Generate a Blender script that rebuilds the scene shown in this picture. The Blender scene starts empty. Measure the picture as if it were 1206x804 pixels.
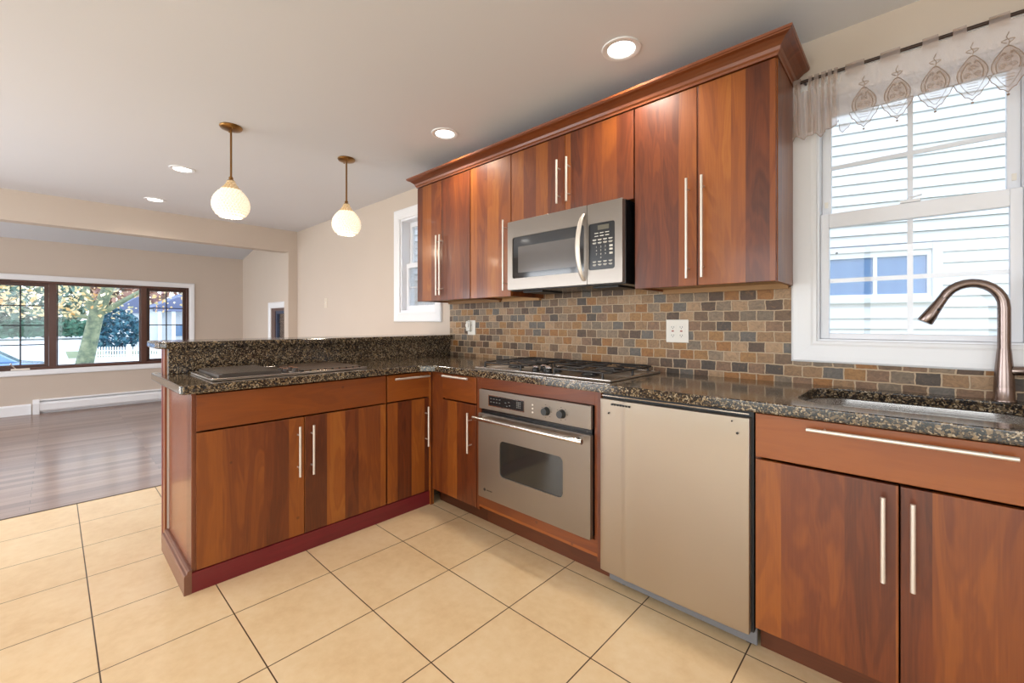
import bpy, bmesh, math, random
from mathutils import Vector, Matrix, noise as mnoise
random.seed(7)
PI = math.pi
scene = bpy.context.scene
COL = scene.collection

# ------------------------------------------------------------------ camera, sky, lights, exposure
CAM = Vector((0, -2.298, 1.184)); YAW = math.radians(42.879); FPX = 503.46
cd = bpy.data.cameras.new('camera'); cam = bpy.data.objects.new('camera', cd); COL.objects.link(cam)
cam.location = CAM; cam.rotation_euler = (PI/2, 0, YAW)
cd.sensor_width = 36; cd.lens = FPX/1206*36
cd.shift_x = -1.38/1206; cd.shift_y = -21.8/1206
cd.clip_start = .02; cd.clip_end = 500
scene.camera = cam

world = bpy.data.worlds.new('sky'); scene.world = world; world.use_nodes = True
wn = world.node_tree; wn.nodes.clear()
wo = wn.nodes.new('ShaderNodeOutputWorld'); wb = wn.nodes.new('ShaderNodeBackground')
wg = wn.nodes.new('ShaderNodeTexCoord'); ws = wn.nodes.new('ShaderNodeSeparateXYZ'); wr = wn.nodes.new('ShaderNodeValToRGB')
wn.links.new(wg.outputs['Generated'], ws.inputs[0]); wn.links.new(ws.outputs[2], wr.inputs[0])
wr.color_ramp.elements[0].position = 0; wr.color_ramp.elements[0].color = (.90, .95, 1, 1)
wr.color_ramp.elements[1].position = .6; wr.color_ramp.elements[1].color = (.66, .82, 1, 1)
wn.links.new(wr.outputs[0], wb.inputs[0]); wn.links.new(wb.outputs[0], wo.inputs[0])
wb.inputs[1].default_value = 2.7

scene.view_settings.view_transform = 'Standard'; scene.view_settings.look = 'None'
scene.view_settings.gamma = 1; scene.view_settings.use_curve_mapping = False
scene.view_settings.exposure = 0.0

def area_light(name, loc, rot, sx, sy, power, color):
    l = bpy.data.lights.new(name, 'AREA'); l.shape = 'RECTANGLE'; l.size = sx; l.size_y = sy
    l.energy = power; l.color = color
    o = bpy.data.objects.new(name, l); COL.objects.link(o); o.location = loc; o.rotation_euler = rot
    return o
# added fill lamps imitating daylight, set at made-up openings behind and beside the camera
area_light('fill_lamp_back', (-.4, -4.72, 1.2), (PI/2, 0, 0), 3.0, 2.0, 54, (.98, .98, .96))
area_light('fill_lamp_side', (2.02, -2.9, 1.3), (0, PI/2, 0), 1.7, 1.7, 16, (.98, .98, .96))
area_light('fill_lamp_dining', (-4.3, -4.72, 1.2), (PI/2, 0, 0), 2.2, 2.0, 90, (.93, .96, 1))
area_light('fill_lamp_living', (-7.6, -5.42, 1.25), (PI/2, 0, 0), 1.3, 1.5, 75, (.93, .96, 1))
CAN_POWER = 24

# ------------------------------------------------------------------ mesh builder
class MB:
    def __init__(s): s.v = []; s.f = []; s.sm = []
    def add(s, vs, fs, smooth=False):
        n = len(s.v); s.v += [tuple(v) for v in vs]; s.f += [tuple(i+n for i in f) for f in fs]; s.sm += [smooth]*len(fs); return s
    def box(s, x0, x1, y0, y1, z0, z1):
        x0, x1 = sorted((x0, x1)); y0, y1 = sorted((y0, y1)); z0, z1 = sorted((z0, z1))
        return s.add([(x0,y0,z0),(x1,y0,z0),(x1,y1,z0),(x0,y1,z0),(x0,y0,z1),(x1,y0,z1),(x1,y1,z1),(x0,y1,z1)],
                     [(0,3,2,1),(4,5,6,7),(0,1,5,4),(1,2,6,5),(2,3,7,6),(3,0,4,7)])
    def prism(s, pts, axis, a0, a1, smooth=False):
        """pts: 2D outline; axis 'x': pts=(y,z); 'y': (x,z); 'z': (x,y)"""
        n = len(pts)
        def P(p, a): return {'x': (a, p[0], p[1]), 'y': (p[0], a, p[1]), 'z': (p[0], p[1], a)}[axis]
        vs = [P(p, a0) for p in pts]+[P(p, a1) for p in pts]
        k = len(s.v); s.v += vs
        s.f += [tuple(k+i for i in range(n))[::-1], tuple(k+n+i for i in range(n))]; s.sm += [False, False]
        for i in range(n):
            j = (i+1) % n; s.f.append((k+i, k+j, k+n+j, k+n+i)); s.sm.append(smooth)
        return s
    def tube(s, pts, r, n=12, caps=True, smooth=True):
        pts = [Vector(p) for p in pts]; R = r if isinstance(r, (list, tuple)) else [r]*len(pts)
        vs = []; t0 = (pts[1]-pts[0]).normalized()
        up = Vector((0,0,1)) if abs(t0.z) < .9 else Vector((1,0,0))
        u = t0.cross(up).normalized(); 
        for i, p in enumerate(pts):
            if i == 0: t = t0
            elif i == len(pts)-1: t = (pts[i]-pts[i-1]).normalized()
            else: t = ((pts[i+1]-pts[i]).normalized()+(pts[i]-pts[i-1]).normalized()).normalized()
            u = (u-t*u.dot(t)).normalized(); w = t.cross(u)
            for k in range(n):
                a = 2*PI*k/n; vs.append(p+(u*math.cos(a)+w*math.sin(a))*R[i])
        fs = [(i*n+k, i*n+(k+1) % n, (i+1)*n+(k+1) % n, (i+1)*n+k) for i in range(len(pts)-1) for k in range(n)]
        s.add(vs, fs, smooth)
        if caps:
            m = len(s.v)-len(vs)
            s.f.append(tuple(m+k for k in range(n))[::-1]); s.sm.append(False)
            q = m+(len(pts)-1)*n; s.f.append(tuple(q+k for k in range(n))); s.sm.append(False)
        return s
    def lathe(s, prof, c, n=32, fn=None, smooth=True, caps=True):
        """prof: list of (r,z) ; c centre"""
        vs = []
        for i, (r, z) in enumerate(prof):
            for k in range(n):
                a = 2*PI*k/n; rr = r if fn is None else r+fn(i, k)
                vs.append((c[0]+rr*math.cos(a), c[1]+rr*math.sin(a), c[2]+z))
        fs = [(i*n+k, i*n+(k+1) % n, (i+1)*n+(k+1) % n, (i+1)*n+k) for i in range(len(prof)-1) for k in range(n)]
        s.add(vs, fs, smooth)
        if caps:
            m = len(s.v)-len(vs)
            s.f.append(tuple(m+k for k in range(n))[::-1]); s.sm.append(False)
            q = m+(len(prof)-1)*n; s.f.append(tuple(q+k for k in range(n))); s.sm.append(False)
        return s
    def sphere(s, c, r, nu=10, nv=6, sz=1):
        prof = [(max(r*math.sin(PI*i/nv), 1e-5), -r*math.cos(PI*i/nv)*sz) for i in range(nv+1)]
        return s.lathe(prof, c, nu, caps=False)
    def build(s, name, mat, parent=None, bevel=0, seg=2, grain='v', off=None, recalc=True):
        me = bpy.data.meshes.new(name)
        org = Vector((0,0,0))
        if parent is not None: org = world_loc(parent)
        me.from_pydata([tuple(Vector(v)-org) for v in s.v], [], s.f)
        me.update()
        if recalc:
            bm = bmesh.new(); bm.from_mesh(me); bmesh.ops.recalc_face_normals(bm, faces=bm.faces)
            bm.to_mesh(me); bm.free()
        for p, sm in zip(me.polygons, s.sm): p.use_smooth = sm
        if any(s.sm): me.set_sharp_from_angle(angle=math.radians(50))
        uv = me.uv_layers.new(name='metres')
        if off is None: off = (random.uniform(0, 50), random.uniform(0, 50))
        for p in me.polygons:
            nx, ny, nz = abs(p.normal.x), abs(p.normal.y), abs(p.normal.z)
            for li, vi in zip(p.loop_indices, p.vertices):
                co = me.vertices[vi].co
                if nz >= nx and nz >= ny: a, b = co.x, co.y
                elif nx >= ny: a, b = co.y, co.z
                else: a, b = co.x, co.z
                if grain == 'h': a, b = b, a
                uv.data[li].uv = (a+off[0], b+off[1])
        me.materials.append(mat)
        o = bpy.data.objects.new(name, me); COL.objects.link(o)
        if parent is not None: o.parent = parent
        if bevel:
            m = o.modifiers.new('bevel', 'BEVEL'); m.width = bevel; m.segments = seg; m.limit_method = 'ANGLE'; m.angle_limit = math.radians(40)
            m.harden_normals = False
        return o
def world_loc(o):
    l = Vector(o.location)
    while o.parent: o = o.parent; l += Vector(o.location)
    return l
def tag(o, label=None, cat=None, group=None, kind=None):
    if label: o['label'] = label
    if cat: o['category'] = cat
    if group: o['group'] = group
    if kind: o['kind'] = kind
    return o
def thing(name, loc, label, cat, group=None):
    o = bpy.data.objects.new(name, None); COL.objects.link(o); o.location = loc; o.empty_display_size = .05
    return tag(o, label, cat, group)
def struct(name, mb, mat, **k):
    o = mb.build(name, mat, **k); o['kind'] = 'structure'; return o
def rrect(x0, x1, y0, y1, r, n=5):
    pts = []
    for cx, cy, a0 in ((x1-r, y1-r, 0), (x0+r, y1-r, PI/2), (x0+r, y0+r, PI), (x1-r, y0+r, 1.5*PI)):
        for i in range(n+1):
            a = a0+PI/2*i/n; pts.append((cx+r*math.cos(a), cy+r*math.sin(a)))
    return pts

# ------------------------------------------------------------------ materials
class NT:
    def __init__(s, name):
        s.m = bpy.data.materials.new(name); s.m.use_nodes = True; s.t = s.m.node_tree; s.t.nodes.clear()
        s.out = s.t.nodes.new('ShaderNodeOutputMaterial')
    def n(s, typ, **k):
        nd = s.t.nodes.new('ShaderNode'+typ)
        for a, b in k.items(): setattr(nd, a, b)
        return nd
    def l(s, a, b): s.t.links.new(a, b)
    def set(s, sock, v):
        if hasattr(v, 'links'): s.l(v, sock)
        else: sock.default_value = v
    def math(s, op, a, b=0, c=0):
        n = s.n('Math', operation=op); s.set(n.inputs[0], a); s.set(n.inputs[1], b); s.set(n.inputs[2], c); return n.outputs[0]
    def ramp(s, fac, stops, interp='LINEAR'):
        n = s.n('ValToRGB'); n.color_ramp.interpolation = interp; e = n.color_ramp.elements
        while len(e) < len(stops): e.new(.5)
        for el, (p, c) in zip(e, stops): el.position = p; el.color = (c[0], c[1], c[2], 1)
        s.l(fac, n.inputs[0]); return n.outputs[0]
    def noise(s, vec, scale, detail=3, rough=.5, dist=0, dims='3D'):
        n = s.n('TexNoise'); n.noise_dimensions = dims
        if vec is not None: s.l(vec, n.inputs['Vector'])
        n.inputs['Scale'].default_value = scale; n.inputs['Detail'].default_value = detail
        n.inputs['Roughness'].default_value = rough; n.inputs['Distortion'].default_value = dist
        return n.outputs['Fac']
    def mix(s, f, a, b, mode='MIX'):
        n = s.n('Mix', data_type='RGBA', blend_type=mode); s.set(n.inputs[0], f)
        for sock, v in ((n.inputs[6], a), (n.inputs[7], b)):
            if hasattr(v, 'links'): s.l(v, sock)
            else: sock.default_value = (v[0], v[1], v[2], 1)
        return n.outputs[2]
    def comb(s, x, y, z=0):
        n = s.n('CombineXYZ'); s.set(n.inputs[0], x); s.set(n.inputs[1], y); s.set(n.inputs[2], z); return n.outputs[0]
    def bsdf(s, color, rough=.5, metal=0, coat=0, spec=None, bump=None, bstr=.2, bdist=.01, emit=None, estr=0, alpha=None, aniso=0):
        b = s.n('BsdfPrincipled')
        if hasattr(color, 'links'): s.l(color, b.inputs['Base Color'])
        else: b.inputs['Base Color'].default_value = (*color, 1)
        s.set(b.inputs['Roughness'], rough); b.inputs['Metallic'].default_value = metal
        b.inputs['Coat Weight'].default_value = coat; b.inputs['Coat Roughness'].default_value = .12
        if spec is not None: b.inputs['Specular IOR Level'].default_value = spec
        if bump is not None:
            bp = s.n('Bump'); bp.inputs['Strength'].default_value = bstr; bp.inputs['Distance'].default_value = bdist
            s.l(bump, bp.inputs['Height']); s.l(bp.outputs[0], b.inputs['Normal'])
        if emit: b.inputs['Emission Color'].default_value = (*emit, 1); b.inputs['Emission Strength'].default_value = estr
        if aniso: b.inputs['Anisotropic'].default_value = aniso
        s.l(b.outputs[0], s.out.inputs[0]); return b
def lin(r, g, b):
    f = lambda c: (c/255/12.92) if c/255 <= .04045 else ((c/255+.055)/1.055)**2.4
    return (f(r), f(g), f(b))
def plain(name, c, rough=.5, metal=0, coat=0, **k):
    t = NT(name); t.bsdf(c, rough, metal, coat, **k); return t.m
def paint(name, c, rough=.6, var=.04):
    t = NT(name); tc = t.n('TexCoord').outputs['Object']
    f = t.noise(tc, 1.3, 3); g = t.noise(tc, 160, 2)
    t.bsdf(t.mix(f, tuple(x*(1-var) for x in c), tuple(min(1, x*(1+var)) for x in c)), rough, bump=g, bstr=.05, bdist=.002)
    return t.m
def wood(name, stops, coat=.22, rough=.38, stave=10, tone=.5):
    t = NT(name); uv = t.n('UVMap').outputs[0]
    sp = t.n('SeparateXYZ'); t.l(uv, sp.inputs[0]); u, v = sp.outputs[0], sp.outputs[1]
    vo = t.n('TexVoronoi'); vo.voronoi_dimensions = '1D'; vo.feature = 'F1'
    t.l(u, vo.inputs['W']); vo.inputs['Scale'].default_value = stave
    sc = t.n('SeparateColor'); t.l(vo.outputs['Color'], sc.inputs[0]); rnd = sc.outputs[0]; rnd2 = sc.outputs[1]
    z = t.math('MULTIPLY', rnd2, 37)
    fig = t.noise(t.comb(t.math('MULTIPLY', u, 9), t.math('MULTIPLY', v, 1.3), z), 1, 3, .5, 1.4)
    rings = t.math('SINE', t.math('MULTIPLY', fig, 42)); 
    grain = t.noise(t.comb(t.math('MULTIPLY', u, 230), t.math('MULTIPLY', v, 7), z), 1, 4, .6)
    f = t.math('MULTIPLY', rnd, tone); f = t.math('MULTIPLY_ADD', fig, .55, f)
    f = t.math('MULTIPLY_ADD', rings, .045, f); f = t.math('MULTIPLY_ADD', grain, .22, f); f = t.math('SUBTRACT', f, .23)
    c = t.ramp(f, stops)
    kn = t.n('TexVoronoi'); kn.inputs['Scale'].default_value = 5.5; t.l(uv, kn.inputs['Vector'])
    kf = t.ramp(kn.outputs['Distance'], [(0, (1,1,1)), (.03, (1,1,1)), (.05, (0,0,0))])
    c = t.mix(t.math('MULTIPLY', kf, .45), c, (.03, .01, .005))
    t.bsdf(c, t.math('MULTIPLY_ADD', grain, .12, rough-.06), 0, coat, bump=grain, bstr=.03, bdist=.002)
    return t.m
CH = [(0, lin(66, 26, 8)), (.3, lin(108, 50, 18)), (.6, lin(142, 77, 24)), (1, lin(178, 112, 44))]
M = {}
M['cherry'] = wood('cherry_wood', CH)
M['cherry_front'] = wood('cherry_drawer_wood', [(0, lin(98, 42, 13)), (.5, lin(134, 68, 18)), (1, lin(160, 90, 30))], stave=1.2)
M['cherry_end'] = wood('cherry_end_panel_wood', [(0, lin(88, 44, 26)), (.5, lin(124, 68, 42)), (1, lin(156, 96, 60))], rough=.25)
M['crown'] = wood('crown_moulding_wood', [(0, lin(88, 38, 12)), (.5, lin(124, 62, 22)), (1, lin(154, 86, 36))], stave=.8)
M['toe_dark'] = wood('dark_toe_kick_wood', [(0, lin(62, 26, 10)), (1, lin(112, 58, 28))], stave=.8, coat=.1)
M['red'] = wood('crimson_stained_wood', [(0, lin(78, 10, 18)), (1, lin(134, 26, 38))], stave=.6, coat=.25)
M['umber'] = wood('umber_trim_wood', [(0, lin(84, 50, 38)), (1, lin(128, 84, 64))], stave=.6)
M['pale_wood'] = wood('pale_underside_wood', [(0, lin(150, 106, 62)), (1, lin(206, 164, 110))], stave=1, coat=0, rough=.5)
M['brown_frame'] = wood('brown_window_wood', [(0, lin(62, 36, 28)), (1, lin(104, 66, 52))], stave=.6, coat=.1)
M['wall'] = paint('beige_wall_paint', lin(202, 187, 173), .7)
M['ceiling'] = paint('ceiling_paint', lin(219, 219, 223), .8, .015)
M['trim'] = paint('white_trim_paint', lin(236, 236, 238), .35, .02)
M['vinyl'] = plain('white_vinyl', lin(234, 235, 240), .4)
M['steel_bar'] = plain('brushed_nickel', lin(226, 218, 208), .42, .75)
M['chrome'] = plain('polished_steel', lin(220, 215, 210), .12, 1)
M['black'] = plain('black_enamel', (.008, .008, .009), .25)
M['black_matte'] = plain('black_plastic', (.012, .012, .013), .5)
M['iron'] = plain('cast_iron', (.022, .018, .017), .42)
M['darkglass'] = plain('dark_oven_glass', (.02, .02, .017), .08, 0, .5)
M['grey_steel'] = plain('grey_painted_steel', lin(120, 120, 122), .45, .3)
M['white_plastic'] = plain('white_plastic', lin(236, 230, 220), .4)
M['mark_white'] = plain('white_marking', lin(205, 200, 190), .5)
M['mark_dark'] = plain('dark_marking', lin(50, 46, 42), .5)
M['brass'] = plain('antique_brass', lin(150, 112, 66), .3, 1)
M['rod'] = plain('dark_rod_metal', lin(60, 44, 36), .4, .4)
def steel(name, axis, base=(158, 150, 142), rough=.38):
    t = NT(name); tc = t.n('TexCoord').outputs['Object']; sp = t.n('SeparateXYZ'); t.l(tc, sp.inputs[0])
    k = [3, 3, 3]; k[axis] = 3
    mul = [700, 700, 700]; mul[axis] = 4
    v = t.comb(*[t.math('MULTIPLY', sp.outputs[i], mul[i]) for i in range(3)])
    g = t.noise(v, 1, 2, .5); big = t.noise(tc, 2.2, 2)
    c = lin(*base)
    col = t.mix(big, tuple(x*.9 for x in c), tuple(min(1, x*1.08) for x in c))
    b = t.bsdf(col, t.math('MULTIPLY_ADD', g, .14, rough-.07), 1, bump=g, bstr=.03, bdist=.001)
    b.inputs['Anisotropic'].default_value = .85
    tg = t.n('Tangent'); tg.direction_type = 'RADIAL'; tg.axis = 'Z'; t.l(tg.outputs[0], b.inputs['Tangent'])
    return t.m
M['steel'] = steel('brushed_stainless_horizontal', 0)
M['steel_v'] = steel('brushed_stainless_door', 0, (184, 175, 164), .32)
M['sink'] = steel('sink_stainless', 0, (200, 196, 192), .26)
def granite():
    t = NT('dark_speckled_granite'); tc = t.n('TexCoord').outputs['Object']
    d = t.noise(tc, 38, 4)
    vo = t.n('TexVoronoi'); vo.inputs['Scale'].default_value = 230; t.l(tc, vo.inputs['Vector'])
    s1 = t.n('SeparateColor'); t.l(vo.outputs['Color'], s1.inputs[0])
    v2 = t.n('TexVoronoi'); v2.inputs['Scale'].default_value = 120; t.l(tc, v2.inputs['Vector'])
    s2 = t.n('SeparateColor'); t.l(v2.outputs['Color'], s2.inputs[0])
    a = t.math('MULTIPLY_ADD', d, .5, t.math('MULTIPLY', s1.outputs[0], .75))
    c1 = t.ramp(a, [(.0, (.010, .008, .008)), (.60, (.014, .011, .010)), (.68, (.045, .028, .016)), (.80, (.10, .065, .035)), (.90, (.22, .16, .09)), (1, (.40, .32, .22))])
    b = t.math('GREATER_THAN', s2.outputs[0], .86)
    c2 = t.mix(s2.outputs[1], (.03, .035, .045), (.30, .20, .10))
    t.bsdf(t.mix(t.math('MULTIPLY', b, .7), c1, c2), .12, 0, .3)
    return t.m
M['granite'] = granite()
def slate():
    t = NT('tumbled_slate_tile'); uv = t.n('UVMap').outputs[0]
    w = t.noise(uv, 26, 2); w2 = t.n('TexNoise'); w2.inputs['Scale'].default_value = 30; t.l(uv, w2.inputs['Vector'])
    vm = t.n('VectorMath', operation='MULTIPLY_ADD'); t.l(w2.outputs['Color'], vm.inputs[0]); vm.inputs[1].default_value = (.010, .009, 0); t.l(uv, vm.inputs[2])
    def brick(c1, c2):
        b = t.n('TexBrick'); b.offset = .5; b.inputs['Scale'].default_value = 1; b.inputs['Brick Width'].default_value = .0735
        b.inputs['Row Height'].default_value = .0502; b.inputs['Mortar Size'].default_value = .0032; b.inputs['Mortar Smooth'].default_value = .5
        b.inputs['Bias'].default_value = 0; b.inputs['Color1'].default_value = (0,0,0,1); b.inputs['Color2'].default_value = (1,1,1,1)
        b.inputs['Mortar'].default_value = (.5,.5,.5,1); t.l(vm.outputs[0], b.inputs['Vector']); return b
    b = brick(0, 1)
    sc = t.n('SeparateColor'); t.l(b.outputs['Color'], sc.inputs[0])
    r = t.ramp(sc.outputs[0], [(0, lin(92, 82, 74)), (.08, lin(130, 106, 84)), (.2, lin(168, 136, 102)), (.32, lin(118, 114, 110)), (.40, lin(176, 134, 84)),
        (.48, lin(150, 120, 96)), (.58, lin(104, 84, 68)), (.66, lin(190, 160, 128)), (.76, lin(140, 126, 110)), (.84, lin(172, 122, 68)), (.91, lin(156, 138, 118))], 'CONSTANT')
    st = t.noise(uv, 38, 6, .7, 1.6)
    tone = t.ramp(st, [(.25, (.40, .37, .34)), (.75, (1.08, 1.0, .90))])
    c = t.mix(1, r, tone, 'MULTIPLY')
    c = t.mix(t.math('MULTIPLY', t.math('GREATER_THAN', st, .62), .35), c, lin(150, 104, 60))
    c = t.mix(b.outputs['Fac'], c, lin(192, 168, 140))
    h = t.math('SUBTRACT', t.math('MULTIPLY', st, .35), b.outputs['Fac'])
    t.bsdf(c, .55, bump=h, bstr=.6, bdist=.003); return t.m
M['slate'] = slate()
def floor_tile():
    t = NT('cream_floor_tile'); tc = t.n('TexCoord').outputs['Object']
    mp = t.n('Mapping'); mp.inputs['Location'].default_value = (4.0, .61+.395*12, 0); t.l(tc, mp.inputs[0])
    b = t.n('TexBrick'); b.offset = 0; b.inputs['Scale'].default_value = 1; b.inputs['Brick Width'].default_value = .3965; b.inputs['Row Height'].default_value = .395
    b.inputs['Mortar Size'].default_value = .0024; b.inputs['Mortar Smooth'].default_value = .2
    b.inputs['Color1'].default_value = (.35,.35,.35,1); b.inputs['Color2'].default_value = (.65,.65,.65,1); t.l(mp.outputs[0], b.inputs[0])
    n1 = t.noise(tc, 3.5, 4, .55); n2 = t.noise(tc, 22, 4, .6)
    sc = t.n('SeparateColor'); t.l(b.outputs['Color'], sc.inputs[0])
    f = t.math('MULTIPLY_ADD', n1, .5, t.math('MULTIPLY_ADD', n2, .35, t.math('MULTIPLY', sc.outputs[0], .15)))
    c = t.ramp(f, [(.28, lin(204, 170, 126)), (.5, lin(219, 190, 148)), (.75, lin(229, 206, 170))])
    c = t.mix(b.outputs['Fac'], c, lin(70, 46, 24))
    h = t.math('MULTIPLY', b.outputs['Fac'], -1)
    t.bsdf(c, .34, bump=h, bstr=.5, bdist=.003); return t.m
def floor_wood():
    t = NT('taupe_wood_floor'); tc = t.n('TexCoord').outputs['Object']; sp = t.n('SeparateXYZ'); t.l(tc, sp.inputs[0])
    b = t.n('TexBrick'); b.offset = .37; b.inputs['Scale'].default_value = 1; b.inputs['Brick Width'].default_value = 1.1; b.inputs['Row Height'].default_value = .083
    b.inputs['Mortar Size'].default_value = .0012; b.inputs['Color1'].default_value = (0,0,0,1); b.inputs['Color2'].default_value = (1,1,1,1)
    t.l(t.comb(t.math('ADD', sp.outputs[1], 20), t.math('ADD', sp.outputs[0], 20)), b.inputs[0])
    sc = t.n('SeparateColor'); t.l(b.outputs['Color'], sc.inputs[0])
    g = t.noise(t.comb(t.math('MULTIPLY', sp.outputs[0], 60), t.math('MULTIPLY', sp.outputs[1], 4), t.math('MULTIPLY', sc.outputs[0], 30)), 1, 4, .6, .6)
    f = t.math('MULTIPLY_ADD', g, .6, t.math('MULTIPLY', sc.outputs[0], .4))
    c = t.ramp(f, [(.15, lin(98, 76, 66)), (.5, lin(130, 104, 92)), (.85, lin(160, 132, 116))])
    c = t.mix(b.outputs['Fac'], c, lin(50, 38, 32))
    t.bsdf(c, .3, 0, .15, bump=g, bstr=.06, bdist=.002); return t.m
M['tile'] = floor_tile(); M['plank'] = floor_wood()
def glass(name, tint=(1,1,1), refl=.06):
    t = NT(name); a = t.n('BsdfTransparent'); a.inputs[0].default_value = (*tint, 1); g = t.n('BsdfGlossy'); g.inputs['Roughness'].default_value = .02
    lw = t.n('LayerWeight'); lw.inputs[0].default_value = .25
    mx = t.n('MixShader'); t.l(t.math('MULTIPLY_ADD', lw.outputs['Fresnel'], .5, refl*.3), mx.inputs[0]); t.l(a.outputs[0], mx.inputs[1]); t.l(g.outputs[0], mx.inputs[2]); t.l(mx.outputs[0], t.out.inputs[0]); return t.m
M['glass'] = glass('window_glass')
def emit(name, c, s):
    t = NT(name); e = t.n('Emission'); e.inputs[0].default_value = (*c, 1); e.inputs[1].default_value = s; t.l(e.outputs[0], t.out.inputs[0]); return t.m
M['lamp'] = emit('lamp_diffuser', (1, .95, .88), 14)
def bead_mat(name, base, es):
    t = NT(name); tc = t.n('TexCoord').outputs['Object']
    n = t.noise(tc, 120, 2)
    b = t.bsdf(base, .12, 0, .5, emit=(1, .82, .58), estr=es); return t.m
M['bead'] = bead_mat('lit_crystal_beads', (.8, .76, .68), .62)
M['core'] = emit('lamp_core', (1, .86, .62), 2.6)
M['bead_gold'] = bead_mat('amber_crystal_beads', (.5, .30, .08), .3)
def sheer(name, c, op):
    t = NT(name); tr = t.n('BsdfTransparent'); d = t.n('BsdfDiffuse'); d.inputs[0].default_value = (*c, 1); tl = t.n('BsdfTranslucent'); tl.inputs[0].default_value = (*c, 1)
    m1 = t.n('MixShader'); m1.inputs[0].default_value = .45; t.l(d.outputs[0], m1.inputs[1]); t.l(tl.outputs[0], m1.inputs[2])
    m2 = t.n('MixShader'); m2.inputs[0].default_value = op; t.l(tr.outputs[0], m2.inputs[1]); t.l(m1.outputs[0], m2.inputs[2]); t.l(m2.outputs[0], t.out.inputs[0]); return t.m
M['sheer'] = sheer('sheer_cream_fabric', lin(226, 210, 204), .44)
M['lace'] = sheer('tan_lace_fabric', lin(200, 172, 148), .42)
M['thread'] = plain('taupe_embroidery_thread', lin(150, 128, 112), .8)

# ------------------------------------------------------------------ the setting
X_HEAD, X_FAR, X_R, Y_B, CEIL = -6.2, -8.35, 1.9, -4.6, 2.44
def wall_boxes(mb, ax, p0, p1, a0, a1, z0, z1, holes):
    """wall slab between p0..p1 on its thin axis; runs a0..a1; rectangular holes (h0,h1,zb,zt)"""
    def b(u0, u1, w0, w1):
        if u1-u0 < 1e-4 or w1-w0 < 1e-4: return
        if ax == 'y': mb.box(u0, u1, p0, p1, w0, w1)
        else: mb.box(p0, p1, u0, u1, w0, w1)
    cur = a0
    for h0, h1, zb, zt in sorted(holes):
        b(cur, h0, z0, z1); b(h0, h1, z0, zb); b(h0, h1, zt, z1); cur = h1
    b(cur, a1, z0, z1)
    return mb
KW = (-.302, .302, 1.105, 2.16)      # sink window opening
SW = (-3.625, -3.06, 1.285, 2.185)   # small window beside the wall cabinets
LSW = (-6.95, -6.385, .85, 1.40)      # living room side window
LW = (-2.86, -.835, .575, 1.735)     # living room front window (y range)
struct('wall_back_splash_side', wall_boxes(MB(), 'y', 0, .16, X_HEAD, X_R+.15, 0, CEIL, [KW, SW]), M['wall']).name = 'wall_north'
struct('wall_living_side', wall_boxes(MB(), 'y', -.09, .16, X_FAR-.15, X_HEAD-.15, -.01, 3.1, [LSW]), M['wall'])
struct('wall_far', wall_boxes(MB(), 'x', X_FAR-.16, X_FAR, -5.5, -.09, -.01, 3.1, [LW]), M['wall'])
mb = MB(); mb.box(X_HEAD-.15, X_HEAD, -5.3, 0, 2.15, 3.1); mb.box(X_HEAD-.15, X_HEAD, -.118, 0, 0, 2.15)
struct('wall_header', mb, M['wall'])
struct('wall_south', wall_boxes(MB(), 'y', Y_B-.15, Y_B, X_HEAD-.15, X_R+.15, 0, CEIL, [(-1.9, 1.1, .15, 2.2), (-5.4, -3.2, .15, 2.2)]), M['wall'])
struct('wall_east', wall_boxes(MB(), 'x', X_R, X_R+.15, Y_B, 0, 0, CEIL, [(-3.75, -2.05, .45, 2.15)]), M['wall'])
struct('wall_living_south', wall_boxes(MB(), 'y', -5.5, -5.35, X_FAR-.15, X_HEAD-.0, 0, 3.1, [(-8.25, -6.95, .5, 2.0)]), M['wall'])
struct('wall_living_return', MB().box(X_HEAD-.15, X_HEAD, -5.35, Y_B-.15, 0, 2.15), M['wall'])
struct('ceiling', MB().box(X_HEAD, X_R+.15, Y_B-.15, .16, CEIL, CEIL+.08), M['ceiling'])
# living room ceiling slopes up from the far wall towards the kitchen
struct('ceiling_living', MB().add([(X_FAR-.16, -5.5, 2.235), (X_HEAD-.0, -5.5, 2.65), (X_HEAD-.0, .16, 2.65), (X_FAR-.16, .16, 2.235),
    (X_FAR-.16, -5.5, 3.15), (X_HEAD, -5.5, 3.15), (X_HEAD, .16, 3.15), (X_FAR-.16, .16, 3.15)], [(0,3,2,1),(4,5,6,7),(0,1,5,4),(1,2,6,5),(2,3,7,6),(3,0,4,7)]), paint('grey_ceiling_paint', lin(206, 208, 214), .8, .01))
struct('floor_tiled', MB().box(-4.0, X_R+.15, Y_B-.15, .16, -.12, 0), M['tile']).name = 'floor'
struct('floor_wood', MB().box(X_FAR-.16, -4.0, -5.5, .16, -.12, -.001), M['plank'])
struct('trim_1', MB().box(-4.012, -3.996, -4.6, 0, -.01, .002), plain('dark_transition_strip', lin(70, 50, 38), .5))
struct('baseboard_far', MB().prism([(X_FAR, 0), (X_FAR+.018, 0), (X_FAR+.018, .115), (X_FAR+.008, .135), (X_FAR, .135)], 'y', -5.3, -2.49), M['trim'])
struct('baseboard_north', MB().box(X_HEAD, -3.0, -.016, -.0005, 0, .13), M['trim'])
struct('baseboard_living_side', MB().box(X_FAR, X_HEAD, -.106, -.09, 0, .13), M['trim'])

# backsplash: tumbled stone, laid round the sink window
mb = MB(); BS = -.012
mb.box(-2.855, -.397, BS, -.0005, .905, 1.40); mb.box(-.397, .397, BS, -.0005, .905, 1.02); mb.box(.397, X_R-.01, BS, -.0005, .905, 1.40)
mb.box(-1.81, -1.0, BS, -.0005, 1.40, 1.5)
o = struct('wall_tile_backsplash', mb, M['slate'], off=(20.01, 20-.917+.0502))

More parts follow.
